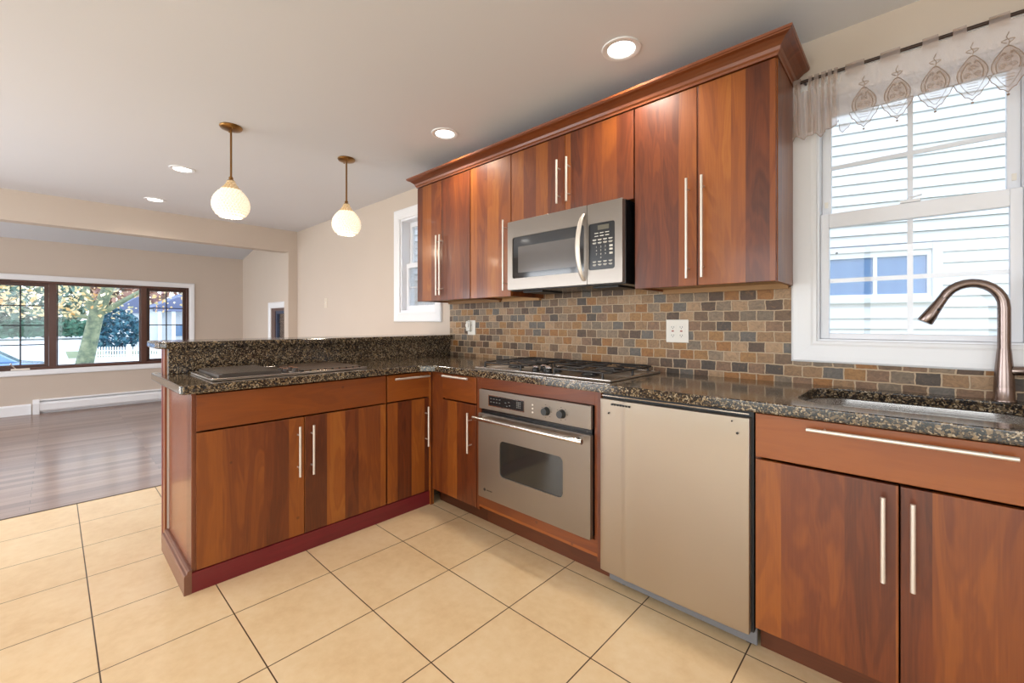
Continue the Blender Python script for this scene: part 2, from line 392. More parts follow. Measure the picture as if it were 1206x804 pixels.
# sink window -------------------------------------------------------------------
def casing(mb, x0, x1, z0, z1, w, y, d, ax='y', bottom=True):
    """mitred picture-frame casing with a stepped face; opening x0..x1,z0..z1; wall face at y, projecting d to the room"""
    steps = [(0, .0, d*.55), (.012, 0, d*.62), (.02, 0, d*.8), (w*.72, 0, d), (w-.008, 0, d), (w, 0, d*.75)]
    loops = []
    for t, _, h in [(0, 0, 0)]+steps+[(w, 0, 0)]:
        loops.append([(x0-t, z0-t, h), (x1+t, z0-t, h), (x1+t, z1+t, h), (x0-t, z1+t, h)])
    vs = []
    for L in loops:
        for a, z, h in L: vs.append((a, y-h, z) if ax == 'y' else (y+h, a, z))
    n = len(loops); fs = []
    for i in range(n):
        j = (i+1) % n
        for k in range(4):
            l = (k+1) % 4; fs.append((i*4+k, i*4+l, j*4+l, j*4+k))
    mb.add(vs, fs); return mb
w1 = bpy.data.objects.new('window_1', None); COL.objects.link(w1); w1.location = (0, 0, 1.1); w1['kind'] = 'structure'
casing(MB(), KW[0], KW[1], KW[2], KW[3], .093, -.0006, .024).build('window_casing', M['trim'], w1)
def frame(mb, x0, x1, z0, z1, y0, y1, l, r, b, t):
    mb.box(x0, x0+l, y0, y1, z0, z1); mb.box(x1-r, x1, y0, y1, z0, z1); mb.box(x0+l, x1-r, y0, y1, z0, z0+b); mb.box(x0+l, x1-r, y0, y1, z1-t, z1); return mb
frame(MB(), KW[0]+.0005, KW[1]-.0005, KW[2]+.0005, KW[3]-.0005, .0, .15, .008, .008, .008, .008).build('window_jamb', M['vinyl'], w1)
s = frame(MB(), -.293, .293, 1.114, 1.665, .03, .065, .031, .031, .025, .063).build('lower_sash', M['vinyl'], w1, bevel=.003)
MB().box(-.262, .262, .047, .05, 1.139, 1.602).build('pane', M['glass'], s)
mb = MB(); mb.box(-.009, .009, .052, .062, 1.139, 1.602); mb.box(-.262, -.009, .052, .062, 1.361, 1.379); mb.box(.009, .262, .052, .062, 1.361, 1.379); mb.build('muntin', M['vinyl'], s)
s = frame(MB(), -.293, .293, 1.625, 2.151, .075, .11, .034, .034, .035, .04).build('upper_sash', M['vinyl'], w1, bevel=.003)
MB().box(-.259, .259, .09, .093, 1.66, 2.111).build('pane', M['glass'], s)
mb = MB(); mb.box(-.009, .009, .095, .105, 1.66, 2.111); mb.box(-.259, -.009, .095, .105, 1.872, 1.89); mb.box(.009, .259, .095, .105, 1.872, 1.89); mb.build('muntin', M['vinyl'], s)
mb = MB(); mb.box(-.03, .03, .022, .05, 1.6655, 1.676); mb.tube([(0, .036, 1.676), (0, .036, 1.686)], .008); mb.tube([(-.004, .036, 1.684), (.034, .03, 1.69)], .004, 8); mb.build('sash_lock', M['vinyl'], w1)
for xx in (-.276, .276): MB().box(xx-.006, xx+.006, .068, .075, 1.70, 1.725).build('tilt_latch', M['white_plastic'], w1)

# small window beside the wall cabinets ------------------------------------------
w2 = bpy.data.objects.new('window_2', None); COL.objects.link(w2); w2.location = (-3.34, 0, 1.3); w2['kind'] = 'structure'
casing(MB(), SW[0], SW[1], SW[2], SW[3], .09, -.0006, .024).build('window_casing', M['trim'], w2)
frame(MB(), SW[0]+.0005, SW[1]-.0005, SW[2]+.0005, SW[3]-.0005, 0, .15, .02, .02, .02, .02).build('window_jamb', M['vinyl'], w2)
s = frame(MB(), SW[0]+.021, SW[1]-.021, SW[2]+.021, 1.76, .05, .085, .04, .04, .045, .045).build('lower_sash', M['vinyl'], w2, bevel=.003)
MB().box(SW[0]+.06, SW[1]-.06, .066, .069, 1.35, 1.715).build('pane', M['glass'], s)
mb = MB(); mb.box(-3.352, -3.334, .071, .08, 1.35, 1.715); mb.box(SW[0]+.06, -3.352, .071, .08, 1.52, 1.536); mb.box(-3.334, SW[1]-.06, .071, .08, 1.52, 1.536); mb.build('muntin', M['vinyl'], s)
s = frame(MB(), SW[0]+.021, SW[1]-.021, 1.72, SW[3]-.021, .09, .125, .04, .04, .04, .045).build('upper_sash', M['vinyl'], w2, bevel=.003)
MB().box(SW[0]+.06, SW[1]-.06, .106, .109, 1.759, 2.12).build('pane', M['glass'], s)
mb = MB(); mb.box(-3.352, -3.334, .111, .12, 1.759, 2.12); mb.box(SW[0]+.06, -3.352, .111, .12, 1.93, 1.946); mb.box(-3.334, SW[1]-.06, .111, .12, 1.93, 1.946); mb.build('muntin', M['vinyl'], s)

# living room front window (in the far wall, plane x) ------------------------------
w3 = bpy.data.objects.new('window_3', None); COL.objects.link(w3); w3.location = (X_FAR, -1.85, .6); w3['kind'] = 'structure'
casing(MB(), LW[0], LW[1], LW[2], LW[3], .072, X_FAR+.0006, .024, ax='x').build('window_casing', M['trim'], w3)
def framex(mb, y0, y1, z0, z1, x0, x1, l, r, b, t):
    mb.box(x0, x1, y0, y0+l, z0, z1); mb.box(x0, x1, y1-r, y1, z0, z1); mb.box(x0, x1, y0+l, y1-r, z0, z0+b); mb.box(x0, x1, y0+l, y1-r, z1-t, z1); return mb
fr = framex(MB(), LW[0]+.001, LW[1]-.001, LW[2]+.001, LW[3]-.001, X_FAR-.12, X_FAR-.002, .03, .03, .035, .03)
fr.box(X_FAR-.12, X_FAR-.002, -2.335, -2.262, LW[2]+.035, LW[3]-.03); fr.box(X_FAR-.12, X_FAR-.002, -1.41, -1.345, LW[2]+.035, LW[3]-.03)
fr.build('window_frame', M['brown_frame'], w3, bevel=.003)
LB, LT = LW[2]+.036, LW[3]-.031
for (a, b, mun) in ((LW[0]+.031, -2.336, True), (-2.261, -1.411, False), (-1.344, LW[1]-.031, True)):
    sw = .04 if mun else .012
    s = framex(MB(), a, b, LB, LT, X_FAR-.09, X_FAR-.05, sw, sw, sw*.8, sw).build('casement_sash' if mun else 'fixed_sash', M['brown_frame'], w3, bevel=.002)
    MB().box(X_FAR-.072, X_FAR-.069, a+sw-.002, b-sw+.002, LB+sw*.8-.002, LT-sw+.002).build('pane', M['glass'], s)
    if mun:
        mb = MB(); m = (a+b)/2; mb.box(X_FAR-.067, X_FAR-.06, m-.007, m+.007, LB+sw*.8, LT-sw)
        for q in range(1, 4):
            z = LB+sw*.8+(LT-LB-sw*1.8)*q/4; mb.box(X_FAR-.067, X_FAR-.06, a+sw, m-.007, z-.007, z+.007); mb.box(X_FAR-.067, X_FAR-.06, m+.007, b-sw, z-.007, z+.007)
        mb.build('muntin', plain('dark_muntin_%d' % int(a*-10), lin(46, 42, 48), .5), s)
mb = MB(); mb.box(X_FAR-.002, X_FAR+.02, -2.66, -2.5, .580, .60); mb.tube([(X_FAR+.012, -2.62, .60), (X_FAR+.03, -2.66, .66)], .006, 8); mb.sphere((X_FAR+.03, -2.66, .665), .011); mb.build('crank_handle', M['steel_bar'], w3)

# living room side window -----------------------------------------------------------
w4 = bpy.data.objects.new('window_4', None); COL.objects.link(w4); w4.location = (-6.7, -.09, .9); w4['kind'] = 'structure'
casing(MB(), LSW[0], LSW[1], LSW[2], LSW[3], .085, -.0906, .02).build('window_casing', M['trim'], w4)
frame(MB(), LSW[0]+.001, LSW[1]-.001, LSW[2]+.001, LSW[3]-.001, -.085, .1, .13, .02, .04, .04).build('window_frame', M['brown_frame'], w4)
s = frame(MB(), LSW[0]+.132, LSW[1]-.022, LSW[2]+.042, LSW[3]-.042, -.075, -.04, .05, .03, .05, .04).build('sash', plain('blue_grey_sash', lin(52, 60, 84), .5), w4)
MB().box(LSW[0]+.18, LSW[1]-.05, -.056, -.053, LSW[2]+.09, LSW[3]-.08).build('pane', M['glass'], s)
mb = MB(); mb.box(-6.61, -6.595, -.05, -.044, .94, 1.32); mb.box(-6.77, -6.61, -.05, -.044, 1.19, 1.205); mb.box(-6.595, -6.435, -.05, -.044, 1.19, 1.205); mb.build('muntin', M['brown_frame'], s)

# unseen window frames, added for the fill lamps behind and beside the camera
for nm, ax, (a0, a1, z0, z1), p in (('added_window_8', 'y', (-5.4, -3.2, .15, 2.2), Y_B-.08), ('added_window_5', 'y', (-1.9, 1.1, .15, 2.2), Y_B-.08), ('added_window_6', 'x', (-3.75, -2.05, .45, 2.15), X_R+.07), ('added_window_7', 'y', (-8.25, -6.95, .5, 2.0), -5.43)):
    mb = MB()
    f = frame if ax == 'y' else framex
    f(mb, a0+.001, a1-.001, z0+.001, z1-.001, p-.03, p+.03, .05, .05, .05, .05)
    m = (a0+a1)/2
    if ax == 'y': mb.box(m-.03, m+.03, p-.03, p+.03, z0+.05, z1-.05)
    else: mb.box(p-.03, p+.03, m-.03, m+.03, z0+.05, z1-.05)
    struct(nm, mb, M['vinyl'])

# ------------------------------------------------------------------ cabinet helpers
def bar_pull(c, L, axis, out, stand=.034, r=.0062):
    """bar handle with two posts, c centre of the bar; out = unit direction away from the door"""
    a = Vector({'x': (1,0,0), 'y': (0,1,0), 'z': (0,0,1)}[axis]); c = Vector(c); out = Vector(out)
    mb = MB(); mb.tube([c-a*L/2, c+a*L/2], r, 12)
    for k in (-1, 1):
        p = c+a*(L/2-.045 if L > .2 else L/2*.62)*k; mb.tube([p, p-out*(stand)], r*.65, 8)
    return mb
OUTY = (0, -1, 0); OUTX = (1, 0, 0)
def carcass(x0, x1, y0, y1, z0, z1, top=False, t=.018):
    mb = MB(); mb.box(x0, x0+t, y0, y1, z0, z1); mb.box(x1-t, x1, y0, y1, z0, z1); mb.box(x0+t, x1-t, y0, y1, z0, z0+t)
    mb.box(x0+t, x1-t, y1-.006, y1, z0+t, z1)
    if top: mb.box(x0+t, x1-t, y0, y1-.006, z1-t, z1)
    return mb
FY = -.62      # face of base doors
DT = .02       # door thickness
UY = -.34
WD = M['cherry']
# ---- base cabinets on the north wall
def base_cab(x0, x1, label, name='base_cabinet'):
    t = thing(name, ((x0+x1)/2, -.3, 0), label, 'cabinet'); return t
# corner cabinet (narrow drawer + door)
t = base_cab(-2.175, -1.85, 'narrow cherry base cabinet with one drawer over one door, between corner and wall oven')
mb = carcass(-2.172, -1.849, FY+DT+.001, -.02, .105, .872); mb.box(-2.285, -2.172, FY+.008, -.55, .105, .872); mb.build('body', M['cherry'], t)
MB().box(-2.31, -1.849, -.53, -.515, 0, .105).build('toe_kick', M['toe_dark'], t, grain='h')
d = MB().box(-2.168, -1.853, FY, FY+DT, .11, .703).build('door', WD, t, bevel=.0018)
bar_pull((-1.893, FY-.034, .541), .235, 'z', OUTY).build('handle', M['steel_bar'], d)
d = MB().box(-2.168, -1.853, FY, FY+DT, .712, .866).build('drawer', M['cherry_front'], t, bevel=.0018, grain='h')
bar_pull((-2.01, FY-.034, .856), .236, 'x', OUTY, r=.0068).build('handle', M['steel_bar'], d)
# oven housing
t = base_cab(-1.845, -1.025, 'cherry oven housing cabinet around the built-in wall oven', 'oven_cabinet')
mb = MB(); mb.box(-1.848, -1.83, FY+.004, -.02, .105, .872); mb.box(-1.04, -1.022, FY+.004, -.02, .105, .872); mb.box(-1.83, -1.04, FY+.03, -.02, .105, .123)
mb.build('body', M['cherry'], t)
mb = MB(); mb.box(-1.83, -1.8125, FY+.004, FY+.024, .195, .872); mb.box(-1.0545, -1.04, FY+.004, FY+.024, .195, .872)
mb.box(-1.83, -1.04, FY+.004, FY+.024, .123, .1945); mb.box(-1.8125, -1.0545, FY+.004, FY+.024, .8085, .872); mb.build('face_frame', M['cherry_front'], t, grain='h', bevel=.001)
MB().box(-1.848, -1.022, -.53, -.515, 0, .105).build('toe_kick', M['toe_dark'], t, grain='h')
# sink base
t = base_cab(-.4, .36, 'wide cherry sink base cabinet with long false drawer and two doors, below the window')
mb = carcass(-.402, .356, FY+DT+.001, -.02, .105, .872); mb.build('body', M['cherry'], t)
MB().box(-.402, .356, -.53, -.515, 0, .105).build('toe_kick', M['toe_dark'], t, grain='h')
d = MB().box(-.398, .352, FY, FY+DT, .717, .868).build('false_drawer', M['cherry_front'], t, bevel=.0018, grain='h')
bar_pull((-.022, FY-.034, .842), .445, 'x', OUTY).build('handle', M['steel_bar'], d)
d = MB().box(-.398, -.0245, FY, FY+DT, .115, .708).build('door', WD, t, bevel=.0018)
bar_pull((-.058, FY-.034, .552), .248, 'z', OUTY).build('handle', M['steel_bar'], d)
d = MB().box(-.0205, .352, FY, FY+DT, .115, .708).build('door', WD, t, bevel=.0018)
bar_pull((.006, FY-.034, .55), .248, 'z', OUTY).build('handle', M['steel_bar'], d)
# base cabinet beyond the frame keeps the counter carried
t = base_cab(.36, 1.2, 'cherry base cabinet right of the sink cabinet')
carcass(.358, 1.2, FY+DT+.001, -.02, .105, .872).build('body', M['cherry'], t)
MB().box(.358, 1.2, -.53, -.515, 0, .105).build('toe_kick', M['toe_dark'], t, grain='h')
for a, b in ((.362, .778), (.782, 1.198)):
    d = MB().box(a, b, FY, FY+DT, .115, .868).build('door', WD, t, bevel=.0018)
    bar_pull(((b-.03 if a < .5 else a+.03), FY-.034, .70), .24, 'z', OUTY).build('handle', M['steel_bar'], d)

# ---- peninsula
PX = -2.31
t = thing('peninsula_cabinet', (-2.6, -1.25, 0), 'long cherry peninsula cabinet carrying the grill and raised granite bar', 'cabinet')
mb = MB(); mb.box(-2.86, PX-DT-.001, -.64, -.622, .0, .872); mb.box(-2.86, PX-DT-.001, -1.865, -1.847, 0, .872); mb.box(-2.86, PX-DT-.001, -1.847, -.64, .09, .108)
mb.box(-2.86, PX-DT-.001, -.935, -.918, .108, .872); mb.box(-2.86, -2.845, -1.847, -.02, .108, .872); mb.box(PX-.03, -2.288, -.622, -.598, .0, .872)
mb.build('body', M['cherry'], t)
MB().box(-2.845, PX-.005, -1.884, -1.8655, 0, .872).build('end_panel', M['cherry_end'], t, bevel=.0015)
mb = MB(); mb.box(-2.955, -2.8605, -1.89, -.03, 0, 1.048); mb.build('knee_wall', M['wall'], t)
mb = MB(); mb.box(-2.972, -2.9555, -1.894, -.03, 0, 1.048); mb.box(-2.9555, -2.925, -1.900, -1.8905, 0, 1.048); mb.build('back_panel', M['red'], t)
MB().box(-2.925, -2.8605, -1.8985, -1.8905, 0, 1.048).build('knee_wall_end', M['cherry_front'], t)
MB().prism([(-1.8845, 0), (-1.912, 0), (-1.912, .078), (-1.909, .086), (-1.902, .088), (-1.900, .1), (-1.892, .104), (-1.8845, .104)], 'x', -2.86, PX+.008).build('base_moulding', M['umber'], t, grain='h')
MB().box(PX-.012, PX+.006, -1.8845, -.598, 0, .088).build('toe_board', M['red'], t, grain='h')
d = MB().box(PX-DT, PX, -1.866, -.934, .704, .866).build('false_drawer', M['cherry_front'], t, bevel=.0018, grain='h')
def pdoor(y0, y1, z0, z1, nm='door', mat=WD, g='v'): return MB().box(PX-DT, PX, y0, y1, z0, z1).build(nm, mat, t, bevel=.0018, grain=g)
d = pdoor(-1.866, -1.407, .09, .696); bar_pull((PX+.034, -1.440, .527), .256, 'z', OUTX).build('handle', M['steel_bar'], d)
d = pdoor(-1.403, -.934, .09, .696); bar_pull((PX+.034, -1.372, .524), .256, 'z', OUTX).build('handle', M['steel_bar'], d)
d = pdoor(-.924, -.602, .09, .696); bar_pull((PX+.034, -.648, .516), .256, 'z', OUTX).build('handle', M['steel_bar'], d)
d = pdoor(-.924, -.602, .704, .866, 'drawer', M['cherry_front'], 'h'); bar_pull((PX+.034, -.765, .842), .25, 'y', OUTX, r=.0068).build('handle', M['steel_bar'], d)

# ---- granite
def slab(name, outer, hole, z0, z1, parent=None, bev=.013):
    bm = bmesh.new()
    def loop(pts):
        vs = [bm.verts.new((x, y, z1)) for x, y in pts]
        return [bm.edges.new((vs[i], vs[(i+1) % len(vs)])) for i in range(len(vs))]
    ed = loop(outer)+(loop(hole) if hole else [])
    bmesh.ops.triangle_fill(bm, use_beauty=True, use_dissolve=False, edges=ed)
    r = bmesh.ops.extrude_face_region(bm, geom=list(bm.faces))
    bmesh.ops.translate(bm, verts=[v for v in r['geom'] if isinstance(v, bmesh.types.BMVert)], vec=(0, 0, z0-z1))
    bmesh.ops.recalc_face_normals(bm, faces=bm.faces)
    mb = MB(); bm.verts.ensure_lookup_table(); bm.verts.index_update()
    mb.add([tuple(v.co) for v in bm.verts], [tuple(v.index for v in f.verts) for f in bm.faces]); bm.free()
    return mb.build(name, M['granite'], parent, bevel=bev, seg=4)
CFX, CFY = -2.275, -.65
outer = [(1.2, -.014), (-2.8595, -.014), (-2.8595, -1.889), (-2.8595, -1.901), (-3.02, -1.901), (-3.03, -1.906), (-3.03, -1.925), (-3.01, -1.935), (CFX-.02, -1.93), (CFX-.006, -1.924), (CFX, -1.91), (CFX, CFY-.07), (CFX+.07, CFY), (1.2, CFY)]
hole = rrect(-.30, .325, -.55, -.095, .12, 7)
ct = slab('granite_countertop', outer, hole[::-1], .875, .914)
tag(ct, 'L-shaped dark speckled granite worktop over base cabinets and peninsula', 'countertop')
# raised bar
t = thing('raised_bar', (-2.95, -1, .92), 'raised granite bar ledge with granite splash behind the grill', 'bar counter')
MB().box(-2.8595, -2.841, -1.888, -.014, .9145, 1.0485).build('granite_splash', M['granite'], t, bevel=.002)
slab('bar_top', [(-2.81, -.014), (-3.16, -.014), (-3.16, -1.90), (-3.15, -1.925), (-3.125, -1.94), (-2.86, -1.94), (-2.825, -1.93), (-2.81, -1.90)], None, 1.049, 1.085, t, .015)

# ---- sink
t = thing('undermount_sink', (.03, -.285, .7), 'stainless steel undermount sink bowl set into the granite under the window', 'sink')
def loft(loops, cap=True):
    mb = MB(); n = len(loops[0]); vs = [p for L in loops for p in L]
    fs = [(i*n+k, i*n+(k+1) % n, (i+1)*n+(k+1) % n, (i+1)*n+k) for i in range(len(loops)-1) for k in range(n)]
    mb.add(vs, fs, True)
    if cap: mb.f.append(tuple((len(loops)-1)*n+k for k in range(n))); mb.sm.append(False)
    return mb
def rl(g, z, r): return [(x, y, z) for x, y in rrect(-.30-g, .325+g, -.55-g, -.095+g, r, 7)]
loft([rl(.010, .8735, .13), rl(-.001, .8735, .12), rl(-.004, .85, .105), rl(-.02, .72, .09), rl(-.05, .70, .06)]).build('bowl', M['sink'], t)
MB().lathe([(.045, .7005), (.045, .704), (.036, .704), (.03, .7015)], (.03, -.285, 0), 24).build('drain', M['chrome'], t)
# ---- faucet
fx, fy = .238, -.062
t = thing('kitchen_faucet', (fx, fy, .914), 'tall brushed nickel gooseneck faucet with pull-down head standing behind the sink', 'faucet')
fm = plain('brushed_bronze_nickel', lin(146, 130, 124), .27, 1)
MB().lathe([(.030, 0), (.030, .004), (.0265, .008), (.0255, .05), (.0235, .10), (.0185, .165), (.0172, .18)], (fx, fy, .9145), 28).build('body', fm, t)
pts = [(fx, fy, 1.093), (fx, fy, 1.17), (fx, fy, 1.235)]
cxx = fx-.078
for i in range(1, 13):
    a = PI*i/12*.86; pts.append((cxx+.078*math.cos(a), fy-.022*(1-math.cos(a))/2, 1.24+.086*math.sin(a)))
p_end = Vector(pts[-1]); dr = (Vector(pts[-1])-Vector(pts[-2])).normalized()
MB().tube(pts, [.0165]*3+[.0158]*11+[.0145], 20).build('spout', fm, t)
h = MB().tube([p_end+dr*.001, p_end+dr*.03, p_end+dr*.065, p_end+dr*.10, p_end+dr*.103], [.0148, .0165, .0205, .0235, .021], 20).build('spray_head', fm, t)
mb = MB(); q = p_end+dr*.05+Vector((.012, -.016, .0)); mb.sphere(q, .005); mb.build('spray_button', M['black_matte'], h)
MB().tube([(fx+.018, fy-.002, 1.02), (fx+.05, fy-.006, 1.022), (fx+.052, fy-.006, 1.022), (fx+.085, fy-.01, 1.026), (fx+.15, fy-.016, 1.04)], [.0155, .0155, .0145, .014, .010], 16).build('lever_handle', fm, t)

# ---- wall cabinets
UB, UT = 1.352, 2.243
def wall_cab(x0, x1, zb, doors, label, last=False):
    t = thing('wall_cabinet', ((x0+x1)/2, -.17, zb), label, 'cabinet')
    y1 = -.013
    mb = MB(); T = .016
    mb.box(x0, x0+T, UY+DT+.0005, y1, zb+.001, 2.246); mb.box(x1-T, x1, UY+DT+.0005, y1, zb+.001, 2.246); mb.box(x0+T, x1-T, y1-.006, y1, zb+.02, 2.246); mb.box(x0+T, x1-T, UY+DT+.0005, y1-.006, 2.23, 2.246)
    mb.build('body', M['cherry'], t)
    MB().box(x0+T, x1-T, UY+DT+.012, y1-.006, zb+.012, zb+.024).build('bottom_panel', M['pale_wood'], t, grain='h')
    MB().box(x0+T, x1-T, y1-.03, y1-.0062, zb-.012, zb+.0118).build('hanging_rail', M['pale_wood'], t, grain='h')
    for (a, b, hx, hz0, hz1) in doors:
        d = MB().box(a+.0016, b-.0016, UY, UY+DT, zb, UT-.002).build('door', WD, t, bevel=.0018)
        if hx is not None: bar_pull((hx, UY-.034, (hz0+hz1)/2), hz1-hz0, 'z', OUTY).build('handle', M['steel_bar'], d)
    return t
wall_cab(-2.852, -2.222, UB, [(-2.85, -2.552, -2.566, 1.388, 1.831), (-2.552, -2.224, -2.525, 1.388, 1.831)], 'two-door cherry wall cabinet at the far left of the upper run')
wall_cab(-2.220, -1.838, UB, [(-2.219, -1.838, -1.875, 1.388, 1.831)], 'single-door cherry wall cabinet left of the microwave')
wall_cab(-1.836, -1.002, 1.80, [(-1.835, -1.422, -1.455, 1.855, 2.10), (-1.422, -1.003, -1.388, 1.855, 2.10)], 'short two-door cherry wall cabinet directly above the microwave')
wall_cab(-1.000, -.388, UB, [(-.999, -.697, -.733, 1.384, 1.83), (-.697, -.390, -.667, 1.384, 1.83)], 'tall two-door cherry wall cabinet beside the window, right of the microwave')
# crown moulding: mitred sweep round three sides
prof = [(0, 2.2465), (.004, 2.2465), (.006, 2.256), (.012, 2.262), (.016, 2.275), (.026, 2.285), (.040, 2.296), (.055, 2.302), (.057, 2.305), (.061, 2.307), (.063, 2.317), (.056, 2.321), (0, 2.321)]
x0, x1 = -2.852, -.388
mb = MB(); vs = []; 
for (o_, z) in prof: vs += [(x0-o_, -.013, z), (x0-o_, UY-o_, z), (x1+o_, UY-o_, z), (x1+o_, -.013, z)]
n = len(prof); fs = [(i*4+k, i*4+k+1, ((i+1) % n)*4+k+1, ((i+1) % n)*4+k) for i in range(n) for k in range(3)]
fs += [tuple(i*4 for i in range(n)), tuple(i*4+3 for i in range(n))[::-1]]
mb.add(vs, fs); mb.box(x0, x1, UY, -.013, 2.2465, 2.262)
tag(mb.build('crown_moulding', M['crown'], None, grain='h'), 'flared cherry crown moulding running along the top of the wall cabinets', 'moulding')

# ---- microwave
t = thing('microwave', (-1.4, -.2, 1.38), 'stainless over-the-range microwave with arched handle under short wall cabinet', 'microwave')
MX0, MX1, MZ0, MZ1, MY = -1.805, -1.03, 1.384, 1.797, -.405
mb = MB(); mb.box(MX0+.004, MX1+.002, MY+.03, -.02, MZ0-.006, MZ1); mb.build('body', M['black'], t, bevel=.003)
for gx in (-1.75, -1.25): MB().box(gx, gx+.15, -.32, -.12, MZ0-.014, MZ0-.0065).build('grease_filter', M['black_matte'], t)
DX = -1.232
def panel_hole(name, x0, x1, z0, z1, hx0, hx1, hz0, hz1, y0, y1, mat, parent, r=.012, bev=.003):
    bm = bmesh.new()
    def loop(pts):
        vs = [bm.verts.new((x, y0, z)) for x, z in pts]; return [bm.edges.new((vs[i], vs[(i+1) % len(vs)])) for i in range(len(vs))]
    ed = loop(rrect(x0, x1, z0, z1, .006, 3))+loop(rrect(hx0, hx1, hz0, hz1, r, 4)[::-1])
    bmesh.ops.triangle_fill(bm, use_beauty=True, use_dissolve=False, edges=ed)
    rr = bmesh.ops.extrude_face_region(bm, geom=list(bm.faces))
    bmesh.ops.translate(bm, verts=[v for v in rr['geom'] if isinstance(v, bmesh.types.BMVert)], vec=(0, y1-y0, 0))
    mb = MB(); bm.verts.index_update(); mb.add([tuple(v.co) for v in bm.verts], [tuple(v.index for v in f.verts) for f in bm.faces]); bm.free()
    return mb.build(name, mat, parent, bevel=bev)
d = panel_hole('door', MX0, DX-.0012, MZ0, MZ1, -1.765, DX-.02, 1.452, 1.699, MY, MY+.03, M['steel'], t, .014)
MB().box(-1.768, DX-.017, MY+.006, MY+.028, 1.449, 1.702).build('window_border', plain('black_glass', (.012, .011, .011), .06, 0, .6), d)
wm = NT('mesh_window'); tcx = wm.n('TexCoord').outputs['Object']
wm.bsdf(lin(88, 82, 78), .16, .0, .6)
MB().box(-1.722, -1.293, MY+.0045, MY+.006, 1.484, 1.640).build('window', wm.m, d)
d2 = panel_hole('control_panel', DX+.0012, MX1, MZ0, MZ1, DX+.008, -1.072, 1.456, 1.694, MY, MY+.03, M['steel'], t, .012)
MB().box(DX+.006, -1.070, MY+.003, MY+.028, 1.454, 1.696).build('keypad', M['black'], d2)
MB().box(-1.170, -1.105, MY+.0015, MY+.0029, 1.658, 1.682).build('display', plain('display_glass', lin(96, 92, 80), .2), d2)
def text_mb(s, size, x, y, z, rotz=0, ax='y', depth=.0004):
    cu = bpy.data.curves.new('t', 'FONT'); cu.body = s; cu.size = size; cu.extrude = depth/2; cu.align_x = 'CENTER'; cu.align_y = 'CENTER'; cu.resolution_u = 2
    o = bpy.data.objects.new('t', cu); COL.objects.link(o); dg = bpy.context.evaluated_depsgraph_get(); dg.update()
    me = bpy.data.meshes.new_from_object(o.evaluated_get(dg)); 
    mat = Matrix.Translation((x, y, z)) @ Matrix.Rotation(PI/2, 4, 'X')
    vs = [tuple(mat @ v.co) for v in me.vertices]; fs = [tuple(p.vertices) for p in me.polygons]
    bpy.data.objects.remove(o); bpy.data.curves.remove(cu); bpy.data.meshes.remove(me); return vs, fs
mb = MB()
for r, row in enumerate(('123', '456', '789', '0')):
    for c, ch in enumerate(row):
        xx = -1.178+.026*(c if len(row) > 1 else 1); mb.add(*text_mb(ch, .013, xx, MY+.0025, 1.572-.0185*r))
for r, zz in enumerate((1.643, 1.628, 1.610, 1.594)):
    for c in range(4 if r > 1 else 3):
        xx = -1.190+.031*c+(.012 if r < 2 else 0); mb.box(xx-.011, xx+.011, MY+.002, MY+.003, zz-.002, zz+.002); 
        if r > 1: mb.box(xx-.008, xx+.008, MY+.002, MY+.003, zz-.0055, zz-.004)
for r, zz in enumerate((1.498, 1.482)):
    for c in range(4):
        xx = -1.190+.031*c; mb.box(xx-.010, xx+.010, MY+.002, MY+.003, zz-.002, zz+.002); mb.box(xx-.007, xx+.007, MY+.002, MY+.003, zz-.0055, zz-.004)
for zz in (1.572, 1.555, 1.535): mb.box(-1.103, -1.085, MY+.002, MY+.003, zz-.005, zz+.005)
mb.build('key_markings', M['mark_white'], d2)
pts = []
for i in range(17):
    s_ = i/16; zz = 1.755-.352*s_; pts.append((-1.252-.010*math.sin(PI*s_), MY-.002-.044*math.sin(PI*s_)**.6, zz))
mb = MB(); vs = []; fs = []
for i, p in enumerate(pts):
    a = .5+.5*math.sin(PI*i/16)**.5; w_, d_ = .015*a, .007
    for k in range(10):
        an = 2*PI*k/10; vs.append((p[0]+w_*math.cos(an), p[1]+d_*math.sin(an), p[2]))
fs = [(i*10+k, i*10+(k+1) % 10, (i+1)*10+(k+1) % 10, (i+1)*10+k) for i in range(16) for k in range(10)]+[tuple(range(10))[::-1], tuple(160+k for k in range(10))]
mb.add(vs, fs, True).build('handle', M['steel_bar'], t)
MB().lathe([(.007, 0), (.007, .001)], (0, 0, 0), 16).build('logo_badge', M['mark_dark'], t).matrix_local = Matrix.Translation(Vector((-1.73, MY-.0002, 1.412))-Vector(t.location)) @ Matrix.Rotation(PI/2, 4, 'X')

# ---- wall oven
t = thing('wall_oven', (-1.433, -.35, .2), 'stainless built-in wall oven with dark window and bar handle', 'oven')
OX0, OX1, OY = -1.807, -1.060, FY-.018
MB().box(-1.78, -1.085, FY+.027, -.06, .215, .80).build('body', M['black_matte'], t)
mb = MB(); mb.box(OX0+.006, OX1-.006, FY+.0005, FY+.026, .205, .802); mb.build('trim_frame', M['black'], t)
cp = MB().box(OX0, OX1, OY, FY-.0002, .699, .807).build('control_panel', M['steel'], t, bevel=.002)
MB().box(-1.73, -1.462, OY-.0015, OY-.0001, .721, .783).build('display_bezel', M['chrome'], cp)
MB().box(-1.725, -1.467, OY-.003, OY-.0016, .7255, .7785).build('display', M['black'], cp)
mb = MB()
for r in range(2):
    for c in range(4): mb.box(-1.712+.022*c, -1.700+.022*c, OY-.0036, OY-.0031, .762-.018*r, .766-.018*r)
for c, (a, zz) in enumerate(((-1.60, .752), (-1.59, .735), (-1.575, .757), (-1.57, .74))): mb.box(a, a+.010, OY-.0036, OY-.0031, zz, zz+.004)
